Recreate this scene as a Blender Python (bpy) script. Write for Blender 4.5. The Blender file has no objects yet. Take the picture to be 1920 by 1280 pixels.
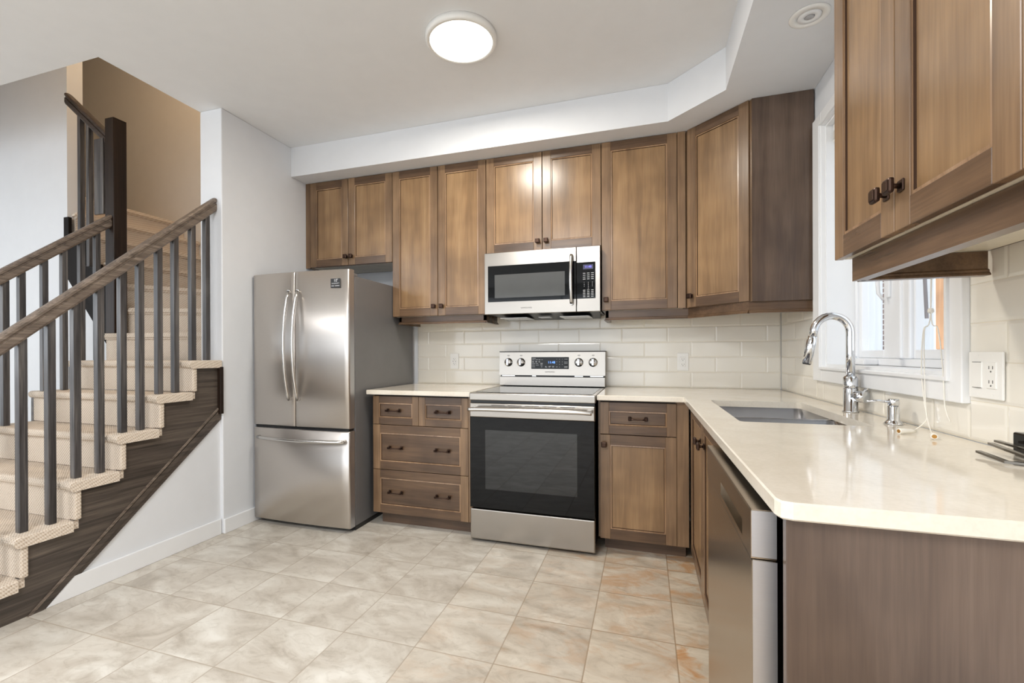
import bpy, bmesh, math, random
from mathutils import Matrix, Vector
random.seed(7)
S = bpy.context.scene
COL = S.collection

# ------------------------------------------------------------------ camera
cd = bpy.data.cameras.new('camera'); cam = bpy.data.objects.new('camera', cd); COL.objects.link(cam)
YAW, PIT, ROL = .3103, -.0015, -.0037
fw = Vector((-math.sin(YAW), math.cos(YAW), 0)); rt = Vector((math.cos(YAW), math.sin(YAW), 0)); up = Vector((0, 0, 1))
f2 = fw*math.cos(PIT) + up*math.sin(PIT); u2 = up*math.cos(PIT) - fw*math.sin(PIT)
r3 = rt*math.cos(ROL) + u2*math.sin(ROL); u3 = u2*math.cos(ROL) - rt*math.sin(ROL)
cam.matrix_world = Matrix(((r3.x, u3.x, -f2.x, 1.0281), (r3.y, u3.y, -f2.y, -3.4092), (r3.z, u3.z, -f2.z, 1.1528), (0, 0, 0, 1)))
cd.sensor_width = 36; cd.lens = 865.09*36/1920
cd.shift_x = 28.17/1920; cd.shift_y = 24.15/1920
cd.clip_start = .02
S.camera = cam

# ------------------------------------------------------------------ world, light, exposure
W = bpy.data.worlds.new('daylight'); S.world = W; W.use_nodes = True
wn = W.node_tree.nodes; wl = W.node_tree.links
wbg = wn['Background']; wbg.inputs[1].default_value = 1.4
wg = wn.new('ShaderNodeTexGradient'); wt = wn.new('ShaderNodeTexCoord'); wm = wn.new('ShaderNodeMapping')
wm.inputs['Rotation'].default_value = (0, math.pi/2, 0)
wr = wn.new('ShaderNodeValToRGB')
wr.color_ramp.elements[0].color = (.80, .82, .85, 1); wr.color_ramp.elements[1].color = (.78, .88, 1, 1)
wl.new(wt.outputs['Generated'], wm.inputs[0]); wl.new(wm.outputs[0], wg.inputs[0]); wl.new(wg.outputs[0], wr.inputs[0]); wl.new(wr.outputs[0], wbg.inputs[0])

def area(name, loc, rot, sx, sy, power, color, shape='RECTANGLE'):
    l = bpy.data.lights.new(name, 'AREA'); l.shape = shape; l.size = sx; l.size_y = sy; l.energy = power; l.color = color
    o = bpy.data.objects.new(name, l); o.location = loc; o.rotation_euler = rot; COL.objects.link(o); return o
R = math.radians
# fill panels added inside the unseen rear and left windows
area('rear_window_fill', (-2.0, -7.96, 1.35), (R(90), 0, 0), 7.0, 2.3, 44, (.82, .91, 1))
area('left_window_fill', (-5.96, -5.2, 1.5), (R(90), 0, R(-90)), 4.0, 1.9, 30, (.82, .91, 1))
sun = bpy.data.lights.new('winter_sun', 'SUN'); sun.energy = .5; sun.angle = .3; sun.color = (1, .96, .9)
so = bpy.data.objects.new('winter_sun', sun); so.rotation_euler = (R(38), R(-14), 0); COL.objects.link(so)
area('ceiling_lamp_light', (.155, -1.255, 2.705), (0, 0, 0), .3, .3, 19, (1, .94, .84), 'DISK')
area('dining_fill_light', (-.1, -4.1, 2.70), (0, 0, 0), 1.2, 1.2, 66, (.98, .985, 1), 'DISK')  # fill light added behind the camera, has no fixture
area('living_fill_light', (-3.2, -4.9, 2.70), (0, 0, 0), 1.2, 1.2, 34, (.98, .985, 1), 'DISK')  # second added fill disc, further left, also without a fixture
area('upstairs_lamp_light', (-2.4, -.7, 4.9), (0, 0, 0), .35, .35, 14, (1, .70, .42), 'DISK')

vs = S.view_settings
S.display_settings.display_device = 'sRGB'
vs.view_transform = 'Standard'; vs.look = 'None'; vs.gamma = 1; vs.use_curve_mapping = False
vs.exposure = 0.46
try:
    S.cycles.max_bounces = 10; S.cycles.diffuse_bounces = 5; S.cycles.glossy_bounces = 4; S.cycles.transparent_max_bounces = 8
    S.cycles.caustics_reflective = False; S.cycles.caustics_refractive = False
    S.cycles.use_denoising = True; S.cycles.sample_clamp_indirect = 6
except Exception: pass

# ------------------------------------------------------------------ materials
def lin(r, g, b):
    f = lambda c: (c/255/12.92) if c/255 <= .04045 else ((c/255+.055)/1.055)**2.4
    return (f(r), f(g), f(b), 1)
class Nodes:
    def __init__(s, name):
        s.m = bpy.data.materials.new(name); s.m.use_nodes = True
        s.n = s.m.node_tree.nodes; s.l = s.m.node_tree.links; s.b = s.n['Principled BSDF']
    def add(s, t, **kw):
        x = s.n.new(t)
        for k, v in kw.items(): setattr(x, k, v)
        return x
    def coord(s, scale=(1, 1, 1), rnd=True):
        tc = s.add('ShaderNodeTexCoord'); mp = s.add('ShaderNodeMapping'); mp.inputs['Scale'].default_value = scale
        if rnd:
            oi = s.add('ShaderNodeObjectInfo'); mu = s.add('ShaderNodeMath', operation='MULTIPLY'); mu.inputs[1].default_value = 57.3
            ad = s.add('ShaderNodeVectorMath', operation='ADD')
            s.l.new(oi.outputs['Random'], mu.inputs[0]); s.l.new(tc.outputs['Object'], ad.inputs[0]); s.l.new(mu.outputs[0], ad.inputs[1])
            s.l.new(ad.outputs[0], mp.inputs[0])
        else: s.l.new(tc.outputs['Object'], mp.inputs[0])
        return mp.outputs[0]
    def noise(s, vec, scale, detail=3, rough=.55, dist=0):
        t = s.add('ShaderNodeTexNoise'); t.inputs['Scale'].default_value = scale; t.inputs['Detail'].default_value = detail
        t.inputs['Roughness'].default_value = rough; t.inputs['Distortion'].default_value = dist
        s.l.new(vec, t.inputs['Vector']); return t.outputs['Fac']
    def ramp(s, fac, *stops):
        r = s.add('ShaderNodeValToRGB'); e = r.color_ramp.elements
        while len(e) < len(stops): e.new(.5)
        for k, (p, c) in enumerate(stops): e[k].position = p; e[k].color = c
        s.l.new(fac, r.inputs[0]); return r.outputs[0]
    def mix(s, fac, a, b, mode='MIX'):
        x = s.add('ShaderNodeMix', data_type='RGBA', blend_type=mode)
        for i, v in ((0, fac), (6, a), (7, b)):
            if hasattr(v, 'links'): s.l.new(v, x.inputs[i])
            else: x.inputs[i].default_value = v
        return x.outputs[2]
    def math(s, op, a, b=0.):
        x = s.add('ShaderNodeMath', operation=op)
        for i, v in ((0, a), (1, b)):
            if hasattr(v, 'links'): s.l.new(v, x.inputs[i])
            else: x.inputs[i].default_value = v
        return x.outputs[0]
    def bump(s, h, strength=.2, dist=.01):
        x = s.add('ShaderNodeBump'); x.inputs['Strength'].default_value = strength; x.inputs['Distance'].default_value = dist
        s.l.new(h, x.inputs['Height']); s.l.new(x.outputs[0], s.b.inputs['Normal'])
    def set(s, **kw):
        for k, v in kw.items():
            i = s.b.inputs[k.replace('_', ' ')]
            if hasattr(v, 'links'): s.l.new(v, i)
            else: i.default_value = v
        return s.m

def plain(name, rgb, rough=.5, metal=0, spec=.5, var=.03, bump=0, **kw):
    N = Nodes(name); v = N.coord((1, 1, 1), False); c = lin(*rgb)
    f = N.noise(v, 9, 3)
    d = tuple(x*(1-var*2) for x in c[:3])+(1,); l = tuple(min(1, x*(1+var*2)) for x in c[:3])+(1,)
    col = N.ramp(f, (.3, d), (.7, l))
    if bump: N.bump(N.noise(v, 160, 2), bump, .002)
    return N.set(Base_Color=col, Roughness=rough, Metallic=metal, Specular_IOR_Level=spec, **kw)

def wood(name, dark, mid, light, axis='z', rough=.3, fine=.35, bumpy=.05, blotch=True, spec=.5, stretch=9):
    N = Nodes(name)
    sc = {'z': (stretch, stretch, .7), 'x': (.7, stretch, stretch), 'y': (stretch, .7, stretch)}[axis]
    v = N.coord(sc)
    f = N.noise(v, 1.5, 4, .6, .4)
    fsc = {'z': (90, 90, 3), 'x': (3, 90, 90), 'y': (90, 3, 90)}[axis]
    g = N.noise(N.coord(fsc), 1.6, 3, .65)
    col = N.ramp(f, (.25, lin(*dark)), (.5, lin(*mid)), (.78, lin(*light)))
    gr = N.ramp(g, (.3, (1-fine, 1-fine, 1-fine, 1)), (.62, (1.05, 1.05, 1.05, 1)))
    col = N.mix(1., col, gr, 'MULTIPLY')
    if blotch:
        bl = N.noise(N.coord((1, 1, 1)), 4.2, 2, .5)
        col = N.mix(1., col, N.ramp(bl, (.3, (.78, .77, .77, 1)), (.7, (1.15, 1.15, 1.13, 1))), 'MULTIPLY')
    N.bump(g, bumpy, .002)
    return N.set(Base_Color=col, Roughness=rough, Specular_IOR_Level=spec)

CAB_D, CAB_M, CAB_L = (100, 78, 59), (127, 101, 76), (148, 119, 90)
M = {}
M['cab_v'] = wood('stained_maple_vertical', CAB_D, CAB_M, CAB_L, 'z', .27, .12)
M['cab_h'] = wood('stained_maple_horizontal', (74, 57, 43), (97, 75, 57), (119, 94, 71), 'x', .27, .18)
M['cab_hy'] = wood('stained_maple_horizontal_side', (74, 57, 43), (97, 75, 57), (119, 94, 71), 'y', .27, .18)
M['cab_edge_highlight'] = wood('stained_maple_bead_highlight', (118, 92, 70), (160, 128, 98), (185, 154, 124), 'z', .25, .15)  # paler bead: the moulding's highlight is put into the colour
M['cab_panel'] = wood('stained_maple_panel', (74, 60, 52), (92, 76, 65), (108, 91, 79), 'z', .26, .1)
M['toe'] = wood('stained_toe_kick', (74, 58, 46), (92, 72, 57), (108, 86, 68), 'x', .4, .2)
M['reveal'] = plain('dark_reveal', (38, 29, 23), .6)
M['cab_p'] = wood('stained_maple_panel_light', (114, 89, 64), (143, 113, 81), (163, 132, 97), 'z', .25, .12)
M['glaze_shade'] = plain('glaze_and_shade_line', (60, 43, 32), .8, 0, .1)  # dark groove line that also paints in the moulding's shade
M['cab_under'] = plain('cabinet_underside_laminate', (216, 208, 190), .4)
M['oak_d'] = wood('dark_oak_vertical', (40, 38, 38), (80, 77, 77), (132, 126, 120), 'z', .3, .55, .25, False, .5, 22)
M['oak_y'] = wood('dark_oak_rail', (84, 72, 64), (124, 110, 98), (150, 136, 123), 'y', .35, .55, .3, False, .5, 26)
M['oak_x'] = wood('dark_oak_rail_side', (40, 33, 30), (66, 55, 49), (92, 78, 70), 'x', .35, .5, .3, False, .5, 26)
M['oak_s'] = wood('dark_oak_stringer', (52, 46, 42), (82, 73, 66), (112, 101, 90), 'y', .3, .45, .2, False, .5, 20)
M['blackoak'] = plain('black_brown_oak', (22, 17, 14), .5, 0, .12)
M['newel'] = wood('dark_oak_newel', (26, 18, 14), (42, 30, 23), (56, 42, 33), 'z', .36, .4, .2, False, .25, 20)
M['paint'] = plain('wall_paint', (226, 228, 231), .75, 0, .25, .006)
M['paint_warm'] = plain('stairwell_paint', (226, 222, 216), .75, 0, .25, .006)
M['ceil'] = plain('ceiling_paint', (232, 233, 234), .85, 0, .2, .006)
M['trim'] = plain('white_trim_paint', (236, 237, 238), .4, 0, .4, .005)
M['vinyl'] = plain('white_window_vinyl', (238, 240, 243), .3, 0, .5, .004)
M['plastic'] = plain('white_plastic', (238, 237, 233), .3, 0, .5, .004)
M['slot'] = plain('dark_slot', (60, 58, 55), .5)
M['bronze'] = plain('oil_rubbed_bronze', (62, 46, 38), .33, .85, .5, .15)
M['black'] = plain('black_plastic', (22, 22, 23), .35)
M['blackglass'] = plain('black_glass', (5, 6, 7), .025, 0, .28, 0)
M['ovenpane'] = plain('tinted_oven_pane', (11, 13, 13), .03, 0, .65, .02)
M['winglass'] = plain('oven_window_glass', (74, 75, 74), .09, 0, .6, .02)
M['fridgeside'] = plain('grey_painted_steel', (118, 117, 118), .38, .25, .5, .015)
M['chrome'] = plain('chrome', (225, 227, 230), .06, 1, .5, .004)
M['satin'] = plain('satin_steel_handle', (212, 210, 207), .22, 1, .5, .01)
M['sinksteel'] = plain('sink_steel', (190, 190, 193), .25, 1, .5, .04)
M['grout'] = plain('tile_grout', (222, 214, 197), .8)
M['cord'] = plain('white_cord', (236, 232, 222), .6)
M['brass'] = plain('brass_bead', (176, 128, 60), .35, .6)
M['snow'] = plain('snow', (245, 247, 250), .8)
M['greytext'] = plain('grey_print', (96, 92, 88), .5)
M['whitetext'] = plain('white_print', (205, 206, 208), .5)
M['potlens'] = plain('grey_lamp_lens', (176, 176, 178), .3)
M['darksteel'] = plain('dark_polished_steel', (126, 122, 116), .25, 1, .5, .02)
M['seam'] = plain('dark_seam', (58, 52, 50), .6)
M['wandplastic'] = plain('grey_wand_plastic', (178, 176, 184), .3)

def steel(name, rgb, rough, axis, aniso=.35):
    N = Nodes(name); sc = {'x': (6, 500, 500), 'z': (500, 500, 6), 'y': (500, 6, 500)}[axis]
    f = N.noise(N.coord(sc, False), 1, 3, .6)
    c = lin(*rgb)
    col = N.ramp(f, (.3, tuple(x*.985 for x in c[:3])+(1,)), (.7, tuple(min(1, x*1.015) for x in c[:3])+(1,)))
    ro = N.math('ADD', N.math('MULTIPLY', f, .03), rough-.015)
    tg = N.add('ShaderNodeTangent', direction_type='RADIAL', axis='Z'); N.l.new(tg.outputs[0], N.b.inputs['Tangent'])
    return N.set(Base_Color=col, Roughness=ro, Metallic=1., Anisotropic=aniso)
M['steel'] = steel('brushed_stainless', (204, 198, 192), .3, 'x')
M['steel_range'] = steel('brushed_stainless_range', (168, 162, 154), .24, 'x', 0)
M['steel_dw'] = steel('brushed_stainless_dishwasher', (176, 164, 148), .25, 'z', .3)
M['steel_side'] = steel('stainless_door_edge', (205, 206, 210), .4, 'x', 0)

def emit(name, rgb, strength):
    N = Nodes(name); c = lin(*rgb)
    return N.set(Base_Color=(.0, .0, .0, 1), Emission_Color=c, Emission_Strength=strength)
M['lamp'] = emit('lit_diffuser', (255, 246, 230), 3.2)
M['blueled'] = emit('blue_display_digits', (110, 165, 255), 1.6)
M['violetled'] = emit('violet_display_digits', (130, 125, 255), 1.4)
M['lcd'] = emit('lit_display_window', (78, 78, 112), .6)

def quartz():
    N = Nodes('cream_quartz'); v = N.coord((1, 1, 1), False)
    a = N.noise(v, 5, 5, .6, .6); b = N.noise(v, 120, 2)
    col = N.ramp(a, (.3, lin(222, 212, 196)), (.7, lin(233, 225, 211)))
    col = N.mix(1., col, N.ramp(b, (.3, (.95, .95, .94, 1)), (.6, (1, 1, 1, 1))), 'MULTIPLY')
    return N.set(Base_Color=col, Roughness=.09, Specular_IOR_Level=.6)
M['quartz'] = quartz()

def walltile():
    N = Nodes('cream_glazed_tile'); v = N.coord((1, 1, 1), False)
    col = N.ramp(N.noise(v, 3, 2), (.3, lin(229, 224, 213)), (.7, lin(235, 231, 221)))
    N.bump(N.noise(v, 14, 1), .04, .004)
    return N.set(Base_Color=col, Roughness=.1, Specular_IOR_Level=.6)
M['tile'] = walltile()

TX0, TY0, TS = .8132, -1.1292, .3263
def floor_tile():
    N = Nodes('travertine_floor_tile')
    tc = N.add('ShaderNodeTexCoord'); sp = N.add('ShaderNodeSeparateXYZ'); N.l.new(tc.outputs['Object'], sp.inputs[0])
    def cell(o, off):
        t = N.math('DIVIDE', N.math('SUBTRACT', o, off), TS)
        fl = N.math('FLOOR', t); fr = N.math('SUBTRACT', t, fl)
        d = N.math('MULTIPLY', N.math('MINIMUM', fr, N.math('SUBTRACT', 1., fr)), TS)
        return fl, d
    fx, dx = cell(sp.outputs[0], TX0); fy, dy = cell(sp.outputs[1], TY0)
    dist = N.math('MINIMUM', dx, dy)
    cb = N.add('ShaderNodeCombineXYZ'); N.l.new(fx, cb.inputs[0]); N.l.new(fy, cb.inputs[1])
    wnz = N.add('ShaderNodeTexWhiteNoise', noise_dimensions='3D'); N.l.new(cb.outputs[0], wnz.inputs[0])
    sc = N.add('ShaderNodeVectorMath', operation='SCALE'); sc.inputs['Scale'].default_value = 13.; N.l.new(wnz.outputs['Color'], sc.inputs[0])
    ad = N.add('ShaderNodeVectorMath', operation='ADD'); N.l.new(tc.outputs['Object'], ad.inputs[0]); N.l.new(sc.outputs[0], ad.inputs[1])
    mp = N.add('ShaderNodeMapping'); mp.inputs['Scale'].default_value = (1, 1.7, 1); mp.inputs['Rotation'].default_value = (0, 0, .5); N.l.new(ad.outputs[0], mp.inputs[0])
    v = mp.outputs[0]
    a = N.noise(v, 3.4, 6, .58, 1.1)
    col = N.ramp(a, (.28, lin(166, 157, 144)), (.44, lin(192, 184, 172)), (.57, lin(206, 200, 189)), (.74, lin(221, 217, 208)))
    ve = N.noise(v, 9, 5, .7, 2.2)
    col = N.mix(1., col, N.ramp(ve, (.32, (.84, .825, .805, 1)), (.5, (1, 1, 1, 1))), 'MULTIPLY')
    # rusty patches on some tiles, plus orange light painted in towards the sink run
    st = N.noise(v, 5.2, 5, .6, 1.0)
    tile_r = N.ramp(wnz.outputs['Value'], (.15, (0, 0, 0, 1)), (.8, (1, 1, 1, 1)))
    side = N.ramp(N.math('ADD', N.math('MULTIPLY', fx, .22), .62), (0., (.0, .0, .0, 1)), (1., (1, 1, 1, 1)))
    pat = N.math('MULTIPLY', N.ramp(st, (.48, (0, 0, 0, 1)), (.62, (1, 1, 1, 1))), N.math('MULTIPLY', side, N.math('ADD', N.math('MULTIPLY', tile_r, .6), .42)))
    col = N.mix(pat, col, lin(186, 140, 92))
    warm_light = N.math('MULTIPLY', side, .85)
    col = N.mix(warm_light, col, N.mix(1., col, (1.0, .89, .74, 1), 'MULTIPLY'))
    gr = N.ramp(dist, (.0022, (1, 1, 1, 1)), (.0032, (0, 0, 0, 1)))
    groutc = N.mix(side, lin(168, 156, 140), lin(138, 104, 60))  # grout takes on the same painted orange light
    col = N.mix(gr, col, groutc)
    h = N.ramp(dist, (.001, (0, 0, 0, 1)), (.005, (1, 1, 1, 1)))
    N.bump(h, .3, .002)
    ro = N.math('ADD', N.math('MULTIPLY', gr, .4), .3)
    return N.set(Base_Color=col, Roughness=ro, Specular_IOR_Level=.45)
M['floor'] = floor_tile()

def carpet():
    N = Nodes('loop_carpet'); tc = N.add('ShaderNodeTexCoord')
    mp = N.add('ShaderNodeMapping'); mp.inputs['Scale'].default_value = (1, 1, 1); N.l.new(tc.outputs['Object'], mp.inputs[0])
    sp = N.add('ShaderNodeSeparateXYZ'); N.l.new(mp.outputs[0], sp.inputs[0])
    w = 2*math.pi/.017
    sx = N.math('SINE', N.math('MULTIPLY', N.math('ADD', sp.outputs[0], sp.outputs[1]), w))
    sz = N.math('SINE', N.math('MULTIPLY', N.math('ADD', sp.outputs[2], N.math('MULTIPLY', sp.outputs[1], .6)), w))
    pr = N.math('ADD', N.math('MULTIPLY', N.math('MULTIPLY', sx, sz), .5), .5)
    nz = N.noise(mp.outputs[0], 220, 2)
    h = N.math('ADD', N.math('MULTIPLY', pr, .7), N.math('MULTIPLY', nz, .5))
    col = N.ramp(h, (.15, lin(160, 134, 108)), (.4, lin(208, 192, 174)), (.8, lin(226, 214, 199)))
    N.bump(h, .6, .004)
    return N.set(Base_Color=col, Roughness=.95, Specular_IOR_Level=.1)
M['carpet'] = carpet()

def brick():
    N = Nodes('neighbour_brick'); v = N.coord((1, 1, 1), False)
    tc = N.add('ShaderNodeTexCoord'); sp = N.add('ShaderNodeSeparateXYZ'); N.l.new(tc.outputs['Object'], sp.inputs[0])
    cb = N.add('ShaderNodeCombineXYZ'); N.l.new(sp.outputs[1], cb.inputs[0]); N.l.new(sp.outputs[2], cb.inputs[1])
    t = N.add('ShaderNodeTexBrick'); t.inputs['Scale'].default_value = 4.2; t.inputs['Mortar Size'].default_value = .03
    t.inputs['Color1'].default_value = lin(128, 104, 96); t.inputs['Color2'].default_value = lin(112, 90, 84); t.inputs['Mortar'].default_value = lin(206, 202, 198)
    N.l.new(cb.outputs[0], t.inputs[0])
    return N.set(Base_Color=t.outputs[0], Roughness=.9)
M['brick'] = brick()
M['orange'] = wood('orange_cedar', (206, 150, 104), (222, 168, 122), (236, 188, 146), 'z', .6, .1)

def glass():
    N = Nodes('window_pane_glass')
    tr = N.add('ShaderNodeBsdfTransparent'); tr.inputs[0].default_value = (.97, .98, .98, 1)
    gl = N.add('ShaderNodeBsdfGlossy'); gl.inputs['Roughness'].default_value = .02
    fr = N.add('ShaderNodeFresnel'); fr.inputs[0].default_value = 1.45
    mx = N.add('ShaderNodeMixShader'); geo = N.add('ShaderNodeNewGeometry'); N.l.new(N.math('MULTIPLY', fr.outputs[0], N.math('SUBTRACT', 1., geo.outputs['Backfacing'])), mx.inputs[0]); N.l.new(tr.outputs[0], mx.inputs[1]); N.l.new(gl.outputs[0], mx.inputs[2])
    N.l.new(mx.outputs[0], N.n['Material Output'].inputs[0]); return N.m
M['glass'] = glass()

# ------------------------------------------------------------------ mesh helpers
WM = {}
class B:
    """collects shapes into one mesh"""
    def __init__(s): s.bm = bmesh.new(); s.mats = []
    def mi(s, m):
        m = M[m]
        if m not in s.mats: s.mats.append(m)
        return s.mats.index(m)
    def box(s, x0, x1, y0, y1, z0, z1, m, bev=0, seg=2):
        r = bmesh.ops.create_cube(s.bm, size=1)
        for v in r['verts']:
            v.co = Vector(((x0+x1)/2+v.co.x*(x1-x0), (y0+y1)/2+v.co.y*(y1-y0), (z0+z1)/2+v.co.z*(z1-z0)))
        fs = set(f for v in r['verts'] for f in v.link_faces); i = s.mi(m)
        for f in fs: f.material_index = i
        if bev:
            es = list(set(e for v in r['verts'] for e in v.link_edges))
            bmesh.ops.bevel(s.bm, geom=es, offset=bev, segments=seg, affect='EDGES', profile=.5, material=-1)
        return s
    def poly(s, pts, m):
        vs = [s.bm.verts.new(p) for p in pts]; f = s.bm.faces.new(vs); f.material_index = s.mi(m); return f
    def prism(s, pts, d, m, bev=0):
        """extrude polygon pts (3d list) by vector d"""
        d = Vector(d); a = [s.bm.verts.new(Vector(p)) for p in pts]; b = [s.bm.verts.new(Vector(p)+d) for p in pts]
        i = s.mi(m); fs = [s.bm.faces.new(a), s.bm.faces.new(list(reversed(b)))]
        n = len(pts)
        for k in range(n): fs.append(s.bm.faces.new((a[k], b[k], b[(k+1) % n], a[(k+1) % n])))
        for f in fs: f.material_index = i
        bmesh.ops.recalc_face_normals(s.bm, faces=fs)
        if bev:
            bmesh.ops.bevel(s.bm, geom=list(set(e for f in fs for e in f.edges)), offset=bev, segments=2, affect='EDGES', material=-1)
        return s
    def cyl(s, p0, p1, r, m, n=20, r1=None, caps=True):
        p0, p1 = Vector(p0), Vector(p1); return s.tube([p0, p1], [r, r if r1 is None else r1], m, n, caps)
    def tube(s, pts, rad, m, n=12, caps=True, smooth=True):
        pts = [Vector(p) for p in pts]; i = s.mi(m)
        if not isinstance(rad, (list, tuple)): rad = [rad]*len(pts)
        rings = []; prev = None
        for k, p in enumerate(pts):
            t = (pts[min(k+1, len(pts)-1)]-pts[max(k-1, 0)]).normalized()
            if prev is None:
                a = Vector((0, 0, 1)) if abs(t.z) < .9 else Vector((1, 0, 0)); u = t.cross(a).normalized()
            else: u = (prev-t*prev.dot(t)).normalized()
            prev = u; w = t.cross(u)
            rings.append([s.bm.verts.new(p+(u*math.cos(q)+w*math.sin(q))*rad[k]) for q in [2*math.pi*j/n for j in range(n)]])
        for a, b in zip(rings, rings[1:]):
            for j in range(n):
                f = s.bm.faces.new((a[j], a[(j+1) % n], b[(j+1) % n], b[j])); f.material_index = i; f.smooth = smooth
        if caps:
            f = s.bm.faces.new(list(reversed(rings[0]))); f.material_index = i
            f = s.bm.faces.new(rings[-1]); f.material_index = i
        return s
    def lathe(s, c, prof, m, n=28, axis='z'):
        """prof: list of (radius, height)"""
        c = Vector(c); i = s.mi(m); rings = []
        for r, h in prof:
            ring = []
            for j in range(n):
                q = 2*math.pi*j/n; a, b = r*math.cos(q), r*math.sin(q)
                ring.append(s.bm.verts.new(c+(Vector((a, b, h)) if axis == 'z' else Vector((a, -h, b)) if axis == 'y' else Vector((h, a, b)))))
            rings.append(ring)
        for a, b in zip(rings, rings[1:]):
            for j in range(n):
                f = s.bm.faces.new((a[j], a[(j+1) % n], b[(j+1) % n], b[j])); f.material_index = i; f.smooth = True
        for ring in (rings[0], rings[-1]):
            if (ring[0].co-ring[n//2].co).length > 1e-5:
                f = s.bm.faces.new(ring); f.material_index = i
        return s
    def sweep(s, pts, prof, m, right, closed=True):
        """sweep a 2d profile (a,b) along pts: a along 'right', b along vertical"""
        i = s.mi(m); rings = []
        for p in pts: rings.append([s.bm.verts.new(Vector(p)+Vector(right)*a+Vector((0, 0, 1))*b) for a, b in prof])
        n = len(prof); fs = []
        for a, b in zip(rings, rings[1:]):
            for j in range(n): fs.append(s.bm.faces.new((a[j], a[(j+1) % n], b[(j+1) % n], b[j])))
        fs.append(s.bm.faces.new(rings[0])); fs.append(s.bm.faces.new(rings[-1]))
        for f in fs: f.material_index = i
        bmesh.ops.recalc_face_normals(s.bm, faces=fs); return s

def obj(name, b, parent=None, X=None, smooth=False, **tags):
    """link a B as ONE mesh object; X: placement matrix for local-coordinate shapes, None: shapes are in world coordinates"""
    bm = b.bm
    if X is None:
        co = [v.co for v in bm.verts]
        o0 = Vector(((min(c.x for c in co)+max(c.x for c in co))/2, (min(c.y for c in co)+max(c.y for c in co))/2, min(c.z for c in co)))
        bmesh.ops.translate(bm, verts=bm.verts, vec=-o0); X = Matrix.Translation(o0)
    bmesh.ops.recalc_face_normals(bm, faces=bm.faces)
    me = bpy.data.meshes.new(name); bm.to_mesh(me); bm.free()
    for m in b.mats: me.materials.append(m)
    if smooth:
        for p in me.polygons: p.use_smooth = True
    o = bpy.data.objects.new(name, me); COL.objects.link(o); place(o, X, parent)
    for k, v in tags.items(): o[k] = v
    return o
def place(o, X, parent=None):
    WM[o] = X.copy()
    if parent is not None: o.parent = parent; X = WM[parent].inverted() @ X
    l, r, s = X.decompose(); o.location = l; o.rotation_mode = 'XYZ'; o.rotation_euler = r.to_euler(); o.scale = s
def thing(name, loc, label, cat, group=None, rz=0):
    o = bpy.data.objects.new(name, None); o.empty_display_size = .1; COL.objects.link(o)
    place(o, Matrix.Translation(loc) @ Matrix.Rotation(rz, 4, 'Z'))
    o['label'] = label; o['category'] = cat
    if group: o['group'] = group
    return o
def tag(o, label, cat, group=None):
    o['label'] = label; o['category'] = cat
    if group: o['group'] = group
    return o
def struct(name, b, parent=None):
    o = obj(name, b, parent)
    if parent is None: o['kind'] = 'structure'
    return o
def text(name, s, size, X, mat, parent, align='CENTER', depth=.0004, sx=1.0):
    c = bpy.data.curves.new(name, 'FONT'); c.body = s; c.size = size; c.align_x = align; c.align_y = 'CENTER'; c.extrude = depth
    tmp = bpy.data.objects.new(name, c); COL.objects.link(tmp); me = bpy.data.meshes.new_from_object(tmp.evaluated_get(bpy.context.evaluated_depsgraph_get()))
    bpy.data.objects.remove(tmp); bpy.data.curves.remove(c); me.name = name; me.transform(Matrix.Diagonal((sx, 1, 1, 1)))
    if isinstance(parent, B):            # print on the part itself
        me.transform(X); i = parent.mi(mat); n0 = len(parent.bm.faces); parent.bm.from_mesh(me); parent.bm.faces.ensure_lookup_table()
        for f in parent.bm.faces[n0:]: f.material_index = i
        bpy.data.meshes.remove(me); return None
    me.materials.clear(); me.materials.append(M[mat])
    o = bpy.data.objects.new(name, me); COL.objects.link(o); place(o, X, parent); return o
T = lambda x, y, z: Matrix.Translation((x, y, z))
RX90 = Matrix.Rotation(R(90), 4, 'X'); RZ = lambda d: Matrix.Rotation(R(d), 4, 'Z')

# ------------------------------------------------------------------ room shell
CZ, XR, XL, YW = 2.743, 1.872, -1.563, -1.12
SOF = 2.519
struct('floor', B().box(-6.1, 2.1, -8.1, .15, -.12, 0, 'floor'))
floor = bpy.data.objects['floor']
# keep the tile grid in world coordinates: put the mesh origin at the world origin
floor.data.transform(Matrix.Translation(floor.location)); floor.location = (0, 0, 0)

struct('wall_back', B().box(-1.745, 2.1, 0.004, .15, 0, CZ, 'paint'))
b = B()   # right wall with the kitchen window opening
WY0, WY1, WZ0, WZ1 = -1.757, -.772, 1.085, 2.262
b.box(XR, 2.1, WY1, .004, 0, CZ, 'paint').box(XR, 2.1, -8.1, WY0, 0, CZ, 'paint')
b.box(XR, 2.1, WY0, WY1, 0, WZ0, 'paint').box(XR, 2.1, WY0, WY1, WZ1, CZ, 'paint')
struct('wall_right', b)
struct('wall_partition', B().box(-1.745, XL, YW, .004, 0, CZ, 'paint', .006))
# wall under the first flight of stairs
b = B(); b.prism([(-1.62, -2.06, 0), (-1.62, -1.12, 0), (-1.62, -1.12, .79), (-1.62, -2.06, .02)], (.037, 0, 0), 'paint'); struct('wall_understairs', b)
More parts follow.
